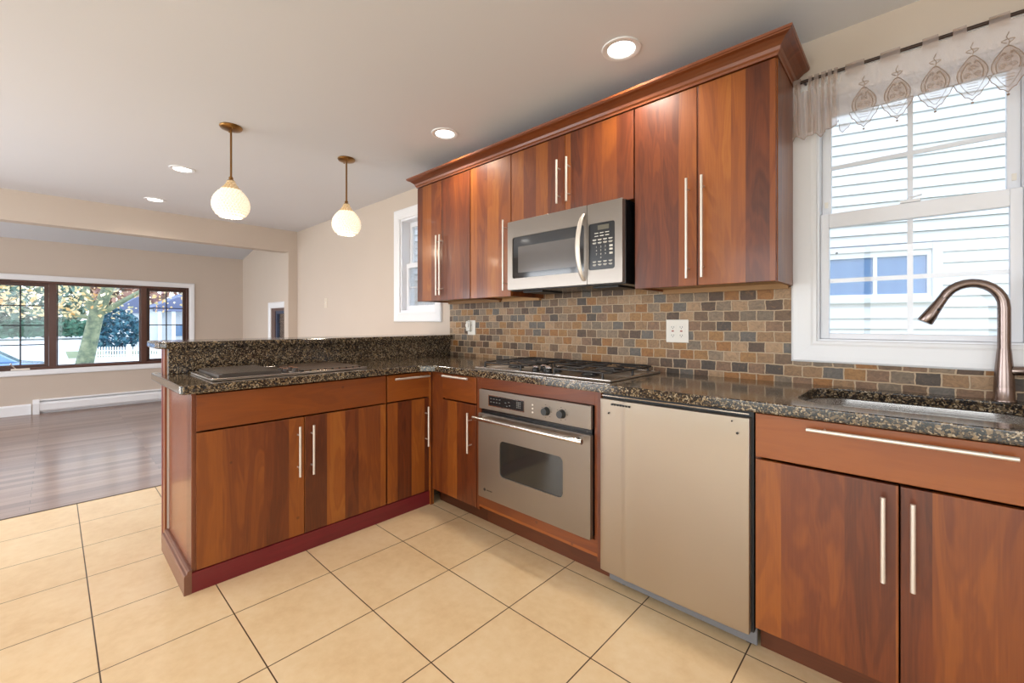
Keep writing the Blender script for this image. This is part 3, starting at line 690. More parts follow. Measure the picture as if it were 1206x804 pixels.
for r in range(4):
    for c in range(3): mb.box(-1.515+.011*c, -1.508+.011*c, OY-.0036, OY-.0031, .738+.009*r, .743+.009*r)
mb.build('display_markings', plain('dim_grey_marking', lin(110, 108, 104), .5), cp)
for zz in (.768, .749, .730): MB().tube([(-1.406, OY-.0025, zz), (-1.406, OY-.0001, zz)], .0045, 10).build('indicator_light', M['white_plastic'], cp)
for kx in (-1.317, -1.222):
    k_ = MB().tube([(kx, OY-.0001, .748), (kx, OY-.006, .748), (kx, OY-.024, .748)], [.022, .020, .0175], 20).build('knob', plain('grey_black_knob', lin(44, 46, 46), .35), cp)
    
mb = MB()
for kx in (-1.317, -1.222):
    for a in range(7):
        an = math.radians(-60+50*a); mb.box(kx+.031*math.sin(an)-.003, kx+.031*math.sin(an)+.003, OY-.0006, OY-.0001, .748+.031*math.cos(an)-.0012, .748+.031*math.cos(an)+.0012)
mb.build('dial_markings', M['mark_dark'], cp)
d = panel_hole('door', OX0, OX1, .200, .674, -1.638, -1.214, .347, .543, OY-.006, FY-.0002, M['steel'], t, .025)
MB().box(-1.645, -1.207, OY+.0, FY-.001, .34, .55).build('window', M['darkglass'], d)
mb = MB(); mb.tube([(-1.80, OY-.052, .652), (-1.075, OY-.052, .652)], .0115, 16)
for hx in (-1.765, -1.11): mb.tube([(hx, OY-.052, .652), (hx, OY-.0062, .652)], .010, 12)
mb.build('handle', M['chrome'], d)
mb = MB(); mb.tube([(-1.755, OY-.0068, .248), (-1.755, OY-.0061, .248)], .0085, 14)
for c in range(5): mb.box(-1.738+.009*c, -1.732+.009*c, OY-.0068, OY-.0061, .245, .251)
mb.build('logo_badge', M['mark_dark'], d)

# ---- dishwasher
t = thing('dishwasher', (-.71, -.3, 0), 'large plain stainless dishwasher front between the oven and sink cabinets', 'dishwasher')
mb = MB(); mb.box(-1.016, -.406, -.606, -.03, .085, .868); mb.build('body', M['black_matte'], t)
# slightly bowed door skin
vs = []; nX = 80
for i in range(nX+1):
    xx = -1.014+(.600)*i/nX; b = .005*math.sin(PI*i/nX)+.003*(1-math.exp(-min(i, nX-i)*.5))+.0032*math.exp(-((xx+.885)/.016)**2)
    vs += [(xx, -.634-b, .088), (xx, -.634-b, .849), (xx, -.6065, .849), (xx, -.6065, .088)]
fs = [(i*4+k, i*4+(k+1) % 4, (i+1)*4+(k+1) % 4, (i+1)*4+k) for i in range(nX) for k in range(4)]+[(0, 1, 2, 3), (nX*4+3, nX*4+2, nX*4+1, nX*4)]
mb = MB(); mb.add(vs, fs, True); d = mb.build('door', M['steel_v'], t, bevel=.002)
mb = MB()
for c in range(7): mb.box(-.955+.0135*c, -.944+.0135*c, -.6445, -.6435, .826, .834)
mb.build('vent_slots', M['black'], d)
for a, zz, r in ((-.967, .79, .0042), (-.468, .833, .003), (-.45, .792, .0045)): MB().tube([(a, -.6445, zz), (a, -.640, zz)], r, 10).build('screw_hole', M['black'], d)
MB().box(-1.012, -.418, -.622, -.607, .859, .863).build('top_edge_strip', M['chrome'], t)
mb = MB(); mb.box(-1.003, -.404, -.572, -.56, .022, .084); mb.box(-1.003, -.404, -.5595, -.50, .075, .084); mb.build('kick_plate', M['grey_steel'], t)
for xx in (-.95, -.44): MB().tube([(xx, -.53, .0), (xx, -.53, .0748)], .014, 12).build('levelling_foot', M['black_matte'], t)

# ---- gas cooktop
CZ = .9146
t = thing('gas_cooktop', (-1.45, -.31, CZ), 'stainless gas cooktop with black cast iron grates, set in worktop above the oven', 'cooktop')
CX0, CX1, CY0, CY1 = -1.905, -.99, -.585, -.055
mb = MB(); mb.box(CX0, CX1, CY0, CY1, CZ, CZ+.006); mb.build('pan', M['steel'], t, bevel=.004, seg=3)
frame_mb = MB()
for (a, b, c, d_) in ((CX0+.004, CX1-.004, CY0+.004, CY0+.016), (CX0+.004, CX1-.004, CY1-.016, CY1-.004), (CX0+.004, CX0+.016, CY0+.016, CY1-.016), (CX1-.016, CX1-.004, CY0+.016, CY1-.016)): frame_mb.box(a, b, c, d_, CZ+.0061, CZ+.010)
frame_mb.build('rim', M['chrome'], t, bevel=.0015)
CM = (CX0+CX1)/2
def grate(x0, x1, y0, y1):
    mb = MB(); z = CZ+.036; r = .0048; ch = .03
    out = [(x0+ch, y0), (x1-ch, y0), (x1, y0+ch), (x1, y1-ch), (x1-ch, y1), (x0+ch, y1), (x0, y1-ch), (x0, y0+ch)]
    for i in range(8):
        a, b = out[i], out[(i+1) % 8]; mb.tube([(a[0], a[1], z), (b[0], b[1], z)], r, 8)
    ym = (y0+y1)/2; xm = (x0+x1)/2
    mb.tube([(x0, ym, z), (x1, ym, z)], r, 8)
    for cy in ((y0+ym)/2, (ym+y1)/2):
        for dx, dy in ((1, .8), (-1, .8), (1, -.8), (-1, -.8)):
            mb.tube([(xm+dx*.03, cy+dy*.03, z+.003), (xm+dx*.095, cy+dy*.085, z)], r*.85, 8)
        mb.tube([(x0, cy, z), (xm-.035, cy, z+.003)], r*.85, 8); mb.tube([(xm+.035, cy, z+.003), (x1, cy, z)], r*.85, 8)
    for (a, b) in ((x0+ch, y0), (x1-ch, y0), (x0+ch, y1), (x1-ch, y1), (x0, ym), (x1, ym)): mb.tube([(a, b, z), (a, b, CZ+.0062)], [r, r*1.5], 8)
    return mb
for (a, b) in ((CX0+.03, CM-.085), (CM+.085, CX1-.03)):
    grate(a, b, CY0+.03, CY1-.03).build('grate', M['iron'], t)
    for cy in (CY0+.03+.1175, CY1-.03-.1175):
        bb = MB().lathe([(.048, .0062), (.045, .014), (.036, .018), (.036, .022), (.03, .026)], ((a+b)/2, cy, CZ), 24).build('burner', M['black'], t)
    
MB().lathe([(.042, .0062), (.04, .014), (.03, .018), (.03, .023), (.024, .026)], (CM, CY1-.14, CZ), 24).build('burner', M['black'], t)
mb = MB(); z = CZ+.036
for yy in (CY1-.03, CY1-.14, CY1-.25): mb.tube([(CM-.075, yy, z), (CM+.075, yy, z)], .0045, 8)
for xx in (CM-.075, CM+.075):
    mb.tube([(xx, CY1-.03, z), (xx, CY1-.25, z)], .0045, 8)
    for yy in (CY1-.03, CY1-.25): mb.tube([(xx, yy, z), (xx, yy, CZ+.0062)], .0045, 8)
mb.build('grate', M['iron'], t)
for i, (dx, dy) in enumerate(((-.045, .075), (.045, .075), (-.05, .15), (.05, .15), (0, .11))):
    k_ = MB().lathe([(.024, .0062), (.024, .010), (.019, .012), (.017, .028), (.014, .030)], (CM+dx, CY0+dy, CZ), 20).build('knob', M['black'], t)
    MB().box(CM+dx-.016, CM+dx+.016, CY0+dy-.0035, CY0+dy+.0035, CZ+.0302, CZ+.038).build('knob_grip', M['chrome'], k_)

# ---- downdraft grill in the peninsula
t = thing('downdraft_grill', (-2.6, -1.42, CZ), 'stainless framed indoor grill with ridged plate and perforated vent on the peninsula', 'grill')
GX0, GX1, GY0, GY1 = -2.80, -2.345, -1.80, -1.035
MB().box(GX0, GX1, GY0, GY1, CZ, CZ+.007).build('pan', M['steel'], t, bevel=.003)
mb = MB()
for (a, b, c, d_) in ((GX1-.014, GX1-.001, GY0+.001, GY1-.001), (GX0+.001, GX0+.014, GY0+.001, GY1-.001), (GX0+.014, GX1-.014, GY0+.001, GY0+.014), (GX0+.014, GX1-.014, GY1-.014, GY1-.001)): mb.box(a, b, c, d_, CZ+.0071, CZ+.012)
mb.build('rim', M['chrome'], t, bevel=.002)
mb = MB(); mb.box(GX0+.03, GX1-.03, GY0+.03, -1.495, CZ+.0071, CZ+.026)
mb.build('grill_cover', plain('dark_grey_enamel', lin(70, 62, 56), .35), t, bevel=.003)
mb = MB()
for i in range(15): xx = GX0+.045+.0262*i; mb.box(xx, xx+.014, GY0+.045, -1.51, CZ+.0261, CZ+.030)
mb.build('grill_ridge', plain('ridge_enamel', lin(84, 74, 66), .3), t, bevel=.001)
mb = MB(); cyy = -1.44
mb.box(GX0+.03, GX1-.03, -1.488, -1.40, CZ+.0071, CZ+.009); mb.build('control_strip', M['steel'], t)
for (kx, ky) in ((-2.40, -1.468), (-2.40, -1.42), (-2.47, -1.468), (-2.47, -1.42)):
    k_ = MB().lathe([(.019, .0091), (.019, .012), (.015, .014), (.013, .028), (.011, .030)], (kx, ky, CZ), 18).build('knob', plain('knob_graphite', lin(60, 52, 48), .3), t)
    MB().box(kx-.003, kx+.003, ky-.013, ky+.013, CZ+.0301, CZ+.0355).build('knob_grip', M['chrome'], k_)
bm_ = NT('perforated_vent'); tco = bm_.n('TexCoord').outputs['Object']; spx = bm_.n('SeparateXYZ'); bm_.l(tco, spx.inputs[0])
vv = bm_.n('TexBrick'); vv.offset = .5; vv.inputs['Scale'].default_value = 1; vv.inputs['Brick Width'].default_value = .03; vv.inputs['Row Height'].default_value = .02; vv.inputs['Mortar Size'].default_value = .0045; vv.inputs['Mortar Smooth'].default_value = .1
vv.inputs['Color1'].default_value = (.008, .006, .005, 1); vv.inputs['Color2'].default_value = (.012, .01, .008, 1); vv.inputs['Mortar'].default_value = (*lin(112, 92, 76), 1)
bm_.l(tco, vv.inputs[0]); bm_.bsdf(vv.outputs['Color'], .38, .3, bump=vv.outputs['Fac'], bstr=.8, bdist=.004)
MB().box(GX0+.03, GX1-.03, -1.395, GY1+(-.025), CZ+.0071, CZ+.018).build('vent_grille', bm_.m, t, bevel=.002)

# ---- outlets
def plate(x0, x1, z0, z1, label, kind):
    t = thing('wall_outlet', ((x0+x1)/2, -.012, (z0+z1)/2), label, 'outlet')
    Y = BS-.0003
    MB().box(x0, x1, Y-.005, Y, z0, z1).build('cover_plate', M['white_plastic'], t, bevel=.002)
    n = 2 if kind == 2 else 1
    for i in range(n):
        c = (x0+x1)/2+((i-.5)*.046 if n == 2 else 0); zc = (z0+z1)/2
        r = MB().box(c-.017, c+.017, Y-.0068, Y-.0052, zc-.034, zc+.034).build('receptacle', M['white_plastic'], t, bevel=.001)
        mb = MB()
        for s_ in (-1, 1):
            for q in (-.006, .006): mb.box(c+q-.0012, c+q+.0012, Y-.0072, Y-.0069, zc+s_*.022-.004, zc+s_*.022+.004)
            mb.tube([(c, Y-.0072, zc+s_*.022-.0085), (c, Y-.0069, zc+s_*.022-.0085)], .0024, 8)
        mb.build('socket_slot', M['mark_dark'], r)
        if kind == 2:
            MB().box(c-.006, c+.006, Y-.008, Y-.0069, zc-.0035, zc+.0035).build('reset_button', plain('button_%d' % i, lin(150, 60, 40), .5), r)
    return t
plate(-.977, -.856, 1.079, 1.202, 'white double outlet plate with small red buttons on the slate backsplash', 2)
plate(-2.62, -2.53, 1.088, 1.205, 'single white outlet plate at the left end of the backsplash', 1)
t = thing('plug_in_device', (-2.60, -.03, 1.17), 'round white plug-in device pushed into the left outlet', 'plug-in device')
MB().box(-2.622, -2.572, -.038, -.0202, 1.118, 1.20).build('housing', plain('off_white_plastic', lin(226, 222, 214), .35), t, bevel=.009, seg=3)
MB().tube([(-2.597, -.046, 1.165), (-2.597, -.0381, 1.165)], .017, 20).build('dial', M['white_plastic'], t)
t = thing('wall_switch', (-5.29, 0, 1.43), 'small beige switch plate on the bare wall left of the small window', 'switch')
MB().box(-5.33, -5.25, -.0045, -.0003, 1.37, 1.49).build('cover_plate', plain('beige_plate', lin(214, 200, 182), .5), t, bevel=.0015)
MB().box(-5.295, -5.285, -.012, -.0046, 1.42, 1.445).build('toggle', M['white_plastic'], t)

# ---- baseboard heater
t = thing('baseboard_heater', (X_FAR, -1.5, 0), 'long low white baseboard heater under the living room front window', 'heater')
hy0, hy1, hx = -2.475, -.30, X_FAR+.0005
MB().prism([(hx, .03), (hx+.05, .03), (hx+.062, .05), (hx+.062, .125), (hx+.045, .15), (hx+.04, .15), (hx+.055, .12), (hx+.055, .055), (hx, .05)], 'y', hy0+.06, hy1).build('front_cover', M['trim'], t)
MB().prism([(hx, .0), (hx+.005, .0), (hx+.005, .17), (hx+.03, .176), (hx+.04, .168), (hx+.042, .172), (hx+.03, .185), (hx, .185)], 'y', hy0+.06, hy1).build('back_plate', M['trim'], t)
MB().box(hx+.006, hx+.038, hy0+.06, hy1, .06, .12).build('fins', M['grey_steel'], t)
MB().prism([(hx, 0), (hx+.066, 0), (hx+.066, .135), (hx+.045, .185), (hx, .187)], 'y', hy0, hy0+.0595).build('end_cap', M['trim'], t)

# ------------------------------------------------------------------ ceiling lights and pendants
def copy_tree(o, parent=None):
    c = o.copy(); COL.objects.link(c); c.parent = parent
    for ch in list(o.children): copy_tree(ch, c)
    return c
def can():
    t = thing('recessed_light', (0, 0, CEIL), '', 'ceiling light', 'recessed ceiling lights')
    MB().lathe([(.088, -.0005), (.086, -.006), (.066, -.008), (.060, -.003), (.060, -.0005)], (0, 0, 0), 40, caps=False).build('trim_ring', M['trim'], None).parent = t
    l = MB().lathe([(.0595, -.0006), (.0595, -.0035), (.04, -.0045)], (0, 0, 0), 32).build('diffuser', M['lamp'], None); l.parent = t
    ld = bpy.data.lights.new('recessed_lamp', 'SPOT'); ld.energy = CAN_POWER*1.6; ld.color = (1, .90, .78); ld.spot_size = math.radians(150); ld.spot_blend = .8; ld.shadow_soft_size = .05
    lo = bpy.data.objects.new('recessed_lamp', ld); COL.objects.link(lo); lo.parent = t; lo.location = (0, 0, -.012)
    return t
cans = [(-.97, -.525, 'recessed ceiling light nearest the window, above the cooktop end of the wall cabinets'),
        (-2.26, -.53, 'recessed ceiling light just left of the crown moulding, over the corner'),
        (-4.352, -1.58, 'recessed ceiling light left of the near pendant lamp'),
        (-5.634, -1.59, 'farthest recessed ceiling light, close to the header beam'),
        (-.35, -2.6, 'unseen recessed ceiling light added above the middle of the kitchen floor'), (-1.9, -3.3, 'unseen recessed ceiling light added behind the camera over the tiled floor'),  # the last three cans are out of view, added for their light
        (-4.3, -3.4, 'unseen recessed ceiling light added over the open dining floor')]
c0 = can()
for i, (x, y, lb) in enumerate(cans):
    c = c0 if i == 0 else copy_tree(c0)
    c.location = (x, y, CEIL); c['label'] = lb
def pendant():
    t = thing('pendant_lamp', (0, 0, CEIL), '', 'pendant lamp', 'beaded pendant lamps')
    p = lambda m, n, mat: (lambda o: (setattr(o, 'parent', t), o)[1])(m.build(n, mat, None))
    p(MB().lathe([(.062, -.0005), (.064, -.006), (.058, -.016), (.035, -.022), (.012, -.026)], (0, 0, 0), 32), 'canopy', M['brass'])
    for k in (-1, 1): p(MB().sphere((.038*k, 0, -.022), .006), 'canopy_screw', M['brass'])
    p(MB().tube([(0, 0, -.024), (0, 0, -.335)], .0062, 12), 'stem', M['brass'])
    p(MB().lathe([(.009, -.322), (.014, -.330), (.010, -.336), (.016, -.342), (.020, -.352), (.014, -.356)], (0, 0, 0), 24), 'cap', M['brass'])
    # teardrop of overlapping beads
    def rad(z):   # z from -.36 (top) to -.58 (bottom)
        P = [(-.350, .014), (-.37, .022), (-.39, .034), (-.41, .050), (-.43, .068), (-.45, .083), (-.475, .094), (-.505, .098), (-.535, .092), (-.56, .076), (-.575, .056)]
        for (a, ra), (b, rb) in zip(P, P[1:]):
            if a >= z >= b: return ra+(rb-ra)*(a-z)/(a-b)
        return .05
    for nm, za, zb, mt in (('shade_neck', -.355, -.412, 'bead_gold'), ('shade', -.4125, -.575, 'bead')):
        mb = MB(); z = za; row = 0; step = .0145
        while z > zb-.0001:
            r = rad(z); n = max(8, int(2*PI*r/.0175))
            for k in range(n):
                a = 2*PI*(k+.5*(row % 2))/n; mb.sphere((r*math.cos(a), r*math.sin(a), z), .0100, 8, 5)
            z -= step; row += 1
        o_ = p(mb, nm, M[mt])
        if nm == 'shade':
            core = MB().lathe([(rad(-.36-.21*i/14)*.86, -.36-.21*i/14) for i in range(15)], (0, 0, 0), 24).build('glowing_core', M['core'], None); core.parent = o_
    ld = bpy.data.lights.new('pendant_bulb', 'POINT'); ld.energy = 2.5; ld.color = (1, .8, .58); ld.shadow_soft_size = .03
    lo = bpy.data.objects.new('pendant_bulb', ld); COL.objects.link(lo); lo.parent = t; lo.location = (0, 0, -.62)
    return t
p0 = pendant(); p0.location = (-3.184, -1.522, CEIL); p0['label'] = 'brass pendant lamp with glowing beaded shade, the nearer and larger looking of two'
p1 = copy_tree(p0); p1.location = (-3.163, -.768, CEIL); p1['label'] = 'brass pendant lamp with glowing beaded shade, the one nearer the small window'

# ------------------------------------------------------------------ valance and rod
t = thing('curtain_rod', (0, -.06, 2.24), 'thin dark curtain rod above the sink window', 'curtain rod')
MB().tube([(-.372, -.06, 2.24), (.50, -.06, 2.24)], .0068, 12).build('rod', M['rod'], t)
for xx in (-.34, .47):
    mb = MB(); mb.tube([(xx, -.055, 2.24), (xx, -.001, 2.24)], .005, 8); mb.box(xx-.01, xx+.01, -.004, -.0007, 2.215, 2.265); mb.build('bracket', M['rod'], t)
t = thing('valance', (0, -.06, 2.1), 'sheer cream scalloped valance with tan embroidered motifs hanging from the rod', 'valance')
TABS = [(-.379, -.352), (-.323, -.310), (-.303, -.286), (-.278, -.262), (-.255, -.241), (-.235, -.222), (-.197, -.136), (-.087, -.028), (.034, .077), (.114, .149), (.203, .251), (.30, .345), (.40, .445)]
CEN = [-.137, -.037, .068, .162, .246, .335, .425]; HALF = .047
def near(x, L): return min(L, key=lambda c: abs(c-x))
nx, nz = 700, 34
xs = [-.379+(.835)*i/nx for i in range(nx+1)]
def gather(x): return max(0, min(1, (-.215-x)/.03))
def ypos(x, z):
    g = gather(x); top = (z-1.96)/.3
    y = -.0700
    y += g*(-.006+.014*math.sin(x*175+1.0*math.sin(z*9)))*max(0, min(1, (2.225-z)/.09)) + (1-g)*(.0042*math.sin(x*62+.8))*(1-max(0, top)*.7)
    return y-g*.012*(1-top)
def ztop(x):
    for a, b in TABS:
        if a <= x <= b: return 2.252
    return 2.222 if x > -.215 else 2.19
def zbot(x):
    if x < -.215: return 1.972+.020*abs(math.sin(x*58+.5))+.05*max(0, (x+.25)/.035)*(x > -.25)
    c = near(x, [-.205]+CEN); d = abs(x-c)/HALF
    return 1.972+.068*min(1, d)**1.5+.006*abs(math.sin(d*PI*2.5))
def cloth(z0f, z1f, cond, name, mat, n=nz):
    mb = MB(); cols = []
    for x in xs:
        za, zb = z0f(x), z1f(x); cols.append([(x, ypos(x, za+(zb-za)*j/n), za+(zb-za)*j/n) for j in range(n+1)])
    vs = [p for c in cols for p in c]; m = n+1
    fs = [(i*m+j, (i+1)*m+j, (i+1)*m+j+1, i*m+j+1) for i in range(nx) for j in range(n) if cond((xs[i]+xs[i+1])/2)]
    mb.add(vs, fs, True); return mb.build(name, mat, t, recalc=False)
cloth(zbot, lambda x: ztop(x), lambda x: True, 'sheer_panel', M['sheer'])
# tab loops going over the rod
mb = MB()
for a, b in TABS:
    vs = []; L = 8
    for i in range(L+1):
        an = PI*i/L; vs += [(a, -.06-.0098*math.cos(an), 2.242+.013*math.sin(an)), (b, -.06-.0098*math.cos(an), 2.242+.013*math.sin(an))]
    vs += [(a, -.0502, 2.215), (b, -.0502, 2.215)]
    mb.add(vs, [(2*i, 2*i+1, 2*i+3, 2*i+2) for i in range(L+1)], True)
mb.build('tab_loop', M['lace'], t, recalc=False)
# denser lace at the gathered end
mbg = MB()
def strip(xc, w, z0, z1, tw):
    vs = []; n = 14
    for i in range(n+1):
        z = z1+(z0-z1)*i/n; ww = w*(.55+.9*i/n)
        vs += [(xc-ww/2, -.078+.006*math.sin(i*.6+xc*90)-.008*i/n, z), (xc+ww/2, -.086+.006*math.sin(i*.5+xc*70)-.008*i/n, z)]
    mbg.add(vs, [(2*i, 2*i+1, 2*i+3, 2*i+2) for i in range(n)], True)
for xc, w in ((-.366, .02), (-.318, .018), (-.295, .014), (-.272, .016), (-.250, .014), (-.232, .016)): strip(xc, w, 1.985+random.uniform(0, .02), 2.225, 0)
mbg.build('gathered_fold', M['lace'], t, recalc=False)
# embroidered motifs: onion-shaped medallion above the hem band, cutwork point below
def motif(cx, wide=.033):
    mb = MB(); R_ = .0012
    def y_(x, z): return ypos(x, z)-.0022
    def poly(pts, r=R_): mb.tube([(x, y_(x, z), z) for x, z in pts], r, 5, smooth=True)
    on = []
    for i in range(25):
        s_ = i/24; a = PI*s_
        w = wide*(math.sin(a*.5+PI/2*.0) if 0 else (1-s_)**.55*(1+.5*math.sin(PI*s_)))
        on.append((w, 2.05+.085*s_))
    poly([(cx+w, z) for w, z in on]); poly([(cx-w, z) for w, z in on]); poly([(cx-.046, 2.048), (cx+.046, 2.048)])
    poly([(cx+w*.72, z*.9+.2055) for w, z in on[:-4]]); poly([(cx-w*.72, z*.9+.2055) for w, z in on[:-4]])
    for (ox, oz, r0, sg) in ((-.013, 2.066, .010, 1), (.013, 2.066, .010, -1), (0, 2.090, .011, 1), (-.009, 2.108, .006, -1), (.009, 2.108, .006, 1)):
        poly([(cx+ox+sg*r0*(1-k/22)*math.cos(k*.6), oz+r0*(1-k/22)*math.sin(k*.6)) for k in range(20)], .0008)
    poly([(cx, 2.13), (cx+.003, 2.15), (cx-.004, 2.165), (cx+.002, 2.18)]); 
    for sg in (-1, 1): poly([(cx+sg*(.002+.013*math.sin(k*.45)), 2.142+.004*k*(1-k/14)) for k in range(9)])
    for sg in (-1, 1):
        poly([(cx+sg*HALF*k/10, 1.974+.066*(k/10)**1.5+.006*abs(math.sin(k/10*PI*2.5))) for k in range(11)], .0012)
        poly([(cx+sg*.030*k/10, 1.992+.052*(k/10)**1.4) for k in range(11)], .0007)
    for k in range(3): poly([(cx-.014, 2.036-.010*k), (cx+.014, 2.034-.010*k)], .0007)
    mb.sphere((cx, y_(cx, 1.968), 1.966), .004, 8, 5)
    mb.build('embroidered_motif', M['thread'], t, recalc=False)
    # lace ground inside the onion
    vs = []
    for w, z in on: vs += [(cx-w, y_(cx-w, z)+.001, z), (cx, y_(cx, z)+.001, z), (cx+w, y_(cx+w, z)+.001, z)]
    mb2 = MB(); mb2.add(vs, [(3*i+k, 3*i+k+1, 3*i+k+4, 3*i+k+3) for i in range(24) for k in (0, 1)], True); mb2.build('lace_medallion', M['lace'], t, recalc=False)
for c in CEN[:6]: motif(c)
poly_mb = MB(); 
hem = [(x, ypos(x, zbot(x))-.001, zbot(x)+.001) for x in xs[::3] if x < -.18]
poly_mb.tube(hem, .0012, 5); poly_mb.build('hem_stitching', M['thread'], t, recalc=False)

# ------------------------------------------------------------------ outside
GZ = -1.5
asph = NT('pale_concrete'); tc_ = asph.n('TexCoord').outputs['Object']
asph.bsdf(asph.mix(asph.noise(tc_, .8, 4), lin(212, 212, 214), lin(236, 236, 238)), .85)
grass = NT('winter_lawn'); tc_ = grass.n('TexCoord').outputs['Object']
grass.bsdf(grass.mix(grass.noise(tc_, 2, 5), lin(120, 140, 100), lin(168, 170, 140)), .9)
struct('ground', MB().box(-60, 30, -60, 60, GZ-.2, GZ), grass.m)
struct('ground_street', MB().add([(-17.5, -60, GZ+.02), (-17.5, 60, GZ+.02), (-58, 60, GZ+.02), (-58, -60, GZ+.02), (-110, 120, .7), (-110, -120, .7), (-110, -120, GZ-.3), (-110, 120, GZ-.3), (-17.5, -60, GZ-.3), (-17.5, 60, GZ-.3)],
    [(0, 1, 2, 3), (3, 2, 4, 5), (5, 4, 7, 6), (6, 7, 9, 8), (8, 9, 1, 0), (9, 7, 4, 2, 1), (8, 0, 3, 5, 6)]), asph.m)
struct('ground_lawn_strip', MB().box(-57, -46.2, -1.5, 16, GZ+.0, GZ+.05), grass.m)
# neighbouring house seen through the sink window
A = math.radians(16.3); NP = Vector((-.55, 3.05, 0))
t = thing('neighbour_house', (NP.x, NP.y, GZ), 'white clapboard house close outside the sink window', 'house')
def nloc(o): o.location = (0, 0, -GZ*0); o.rotation_euler = (0, 0, A); return o
def nbuild(mb, name, mat, parent=t, **k):
    o = mb.build(name, mat, None, **k); o.parent = parent; return o
t.rotation_euler = (0, 0, A)
H0 = -GZ  # local z offset: world z + H0
sid = NT('white_vinyl_siding'); tcs = sid.n('TexCoord').outputs['Object']
sid.bsdf(sid.mix(sid.noise(tcs, 4, 2), lin(232, 234, 238), lin(244, 244, 246)), .6)
WX0, WX1, WZ0, WZ1 = -.55, .72, 1.43, 1.87
mb = MB(); e = .1015; z = GZ+.1
mb.box(-6.5, 6.5, .012, .12, H0+GZ, H0+2.0+1.9)
zs = []
zz = 1.434
zz -= int((zz-(GZ+.2))/e)*e
while zz < 3.8:
    for (a, b) in (((-6.5, 6.5),) if (zz+e < WZ0-.06 or zz > WZ1+.06) else ((-6.5, WX0-.075), (WX1+.075, 6.5))):
        mb.prism([(.0115, zz+H0), (-.030, zz+H0), (-.028, zz+H0+.006), (-.001, zz+H0+e*.97), (.0115, zz+H0+e*.97)], 'x', a, b)
    zz += e
nbuild(mb, 'siding', sid.m)
mb = MB(); frame(mb, WX0-.07, WX1+.07, WZ0-.055+H0, WZ1+.055+H0, -.045, .011, .07, .07, .055, .055)
wf = nbuild(mb, 'window', M['vinyl'], bevel=.006)
mb = MB(); frame(mb, WX0+.001, WX1-.001, WZ0+H0+.001, WZ1+H0-.001, -.02, .0115, .03, .03, .03, .05)
mb.box(.295, .325, -.015, .011, WZ0+H0+.03, WZ1+H0-.05); nbuild(mb, 'sash', M['vinyl'], wf)
bl = NT('curtained_blue_pane'); tcb = bl.n('TexCoord').outputs['Object']; spb = bl.n('SeparateXYZ'); bl.l(tcb, spb.inputs[0])
bl.bsdf(bl.mix(bl.noise(bl.comb(bl.math('MULTIPLY', spb.outputs[0], 14), 0, 0), 1, 3), lin(70, 110, 165), lin(130, 165, 205)), .1, 0, .5)
nbuild(MB().box(WX0+.03, WX1-.03, .002, .006, WZ0+H0+.03, WZ1+H0-.05), 'pane', bl.m, wf)
mb = MB(); mb.box(-6.8, 6.8, -.35, .3, H0+3.9, H0+4.05); nbuild(mb, 'eave', M['vinyl'])

# tree at the street side
def leaves(c, r, n, size, seed, squash=1):
    rr = random.Random(seed); mb = MB()
    for _ in range(n):
        while True:
            v = Vector((rr.uniform(-1, 1), rr.uniform(-1, 1), rr.uniform(-1, 1)))
            if v.length <= 1: break
        v = v.normalized()*(v.length**.5)
        p = Vector(c)+Vector((v.x*r[0], v.y*r[1], v.z*r[2]))
        a = Vector((rr.gauss(0, 1), rr.gauss(0, 1), rr.gauss(0, 1))).normalized(); b = a.cross(Vector((rr.gauss(0, 1), rr.gauss(0, 1), rr.gauss(0, 1)))).normalized()
        s_ = size*rr.uniform(.6, 1.4)
        mb.add([p-a*s_, p-b*s_*.6, p+a*s_, p+b*s_*.6], [(0, 1, 2, 3)])
    return mb
def leafmat(name, stops, sc=1.5):
    tt = NT(name); tcl = tt.n('TexCoord').outputs['Object']; wn_ = tt.n('TexNoise'); wn_.inputs['Scale'].default_value = sc; wn_.inputs['Detail'].default_value = 5; tt.l(tcl, wn_.inputs[0])
    tt.bsdf(tt.ramp(wn_.outputs['Fac'], stops), .7); return tt.m
bark = NT('mottled_green_bark'); tcb = bark.n('TexCoord').outputs['Object']
bark.bsdf(bark.ramp(bark.noise(tcb, 6, 5, .6), [(.3, lin(96, 112, 104)), (.5, lin(140, 150, 128)), (.7, lin(172, 176, 150))]), .9, bump=bark.noise(tcb, 14, 4), bstr=.5, bdist=.03)
t = thing('street_tree', (-17.0, -1.7, GZ), 'leaning tree with mottled trunk and orange leaves outside the front window', 'tree')
mb = MB(); B = Vector((-16.9, -1.64, 0))
mb.tube([(-17.0, -1.95, GZ), (-16.92, -1.70, .0), (-16.85, -1.55, .9), (-16.8, -1.45, 1.5)], [.27, .19, .165, .16], 14)
mb.tube([(-16.8, -1.45, 1.45), (-16.7, -1.25, 2.1), (-16.6, -1.15, 3.0), (-16.5, -1.1, 5)], [.155, .13, .11, .05], 12)
mb.tube([(-16.8, -1.47, 1.5), (-16.85, -1.66, 1.95), (-16.9, -1.72, 2.9), (-17.0, -2.0, 4.4)], [.13, .085, .06, .03], 10)
mb.tube([(-16.8, -1.42, 1.42), (-16.7, -1.0, 1.75), (-16.6, -.5, 2.15), (-16.5, .2, 2.9)], [.09, .07, .05, .02], 10)
mb.tube([(-16.85, -1.5, 1.30), (-17.0, -2.0, 1.45), (-17.2, -2.7, 1.5), (-17.3, -3.6, 1.9)], [.06, .045, .03, .015], 8)
mb.build('trunk', bark.m, t)
mb = leaves((-17, -1.6, 3.3), (1.8, 3.6, 2.0), 1500, .06, 3)
mb2 = leaves((-17.0, -2.3, 1.9), (1.0, 1.5, .62), 420, .06, 4); mb.add(mb2.v, mb2.f)
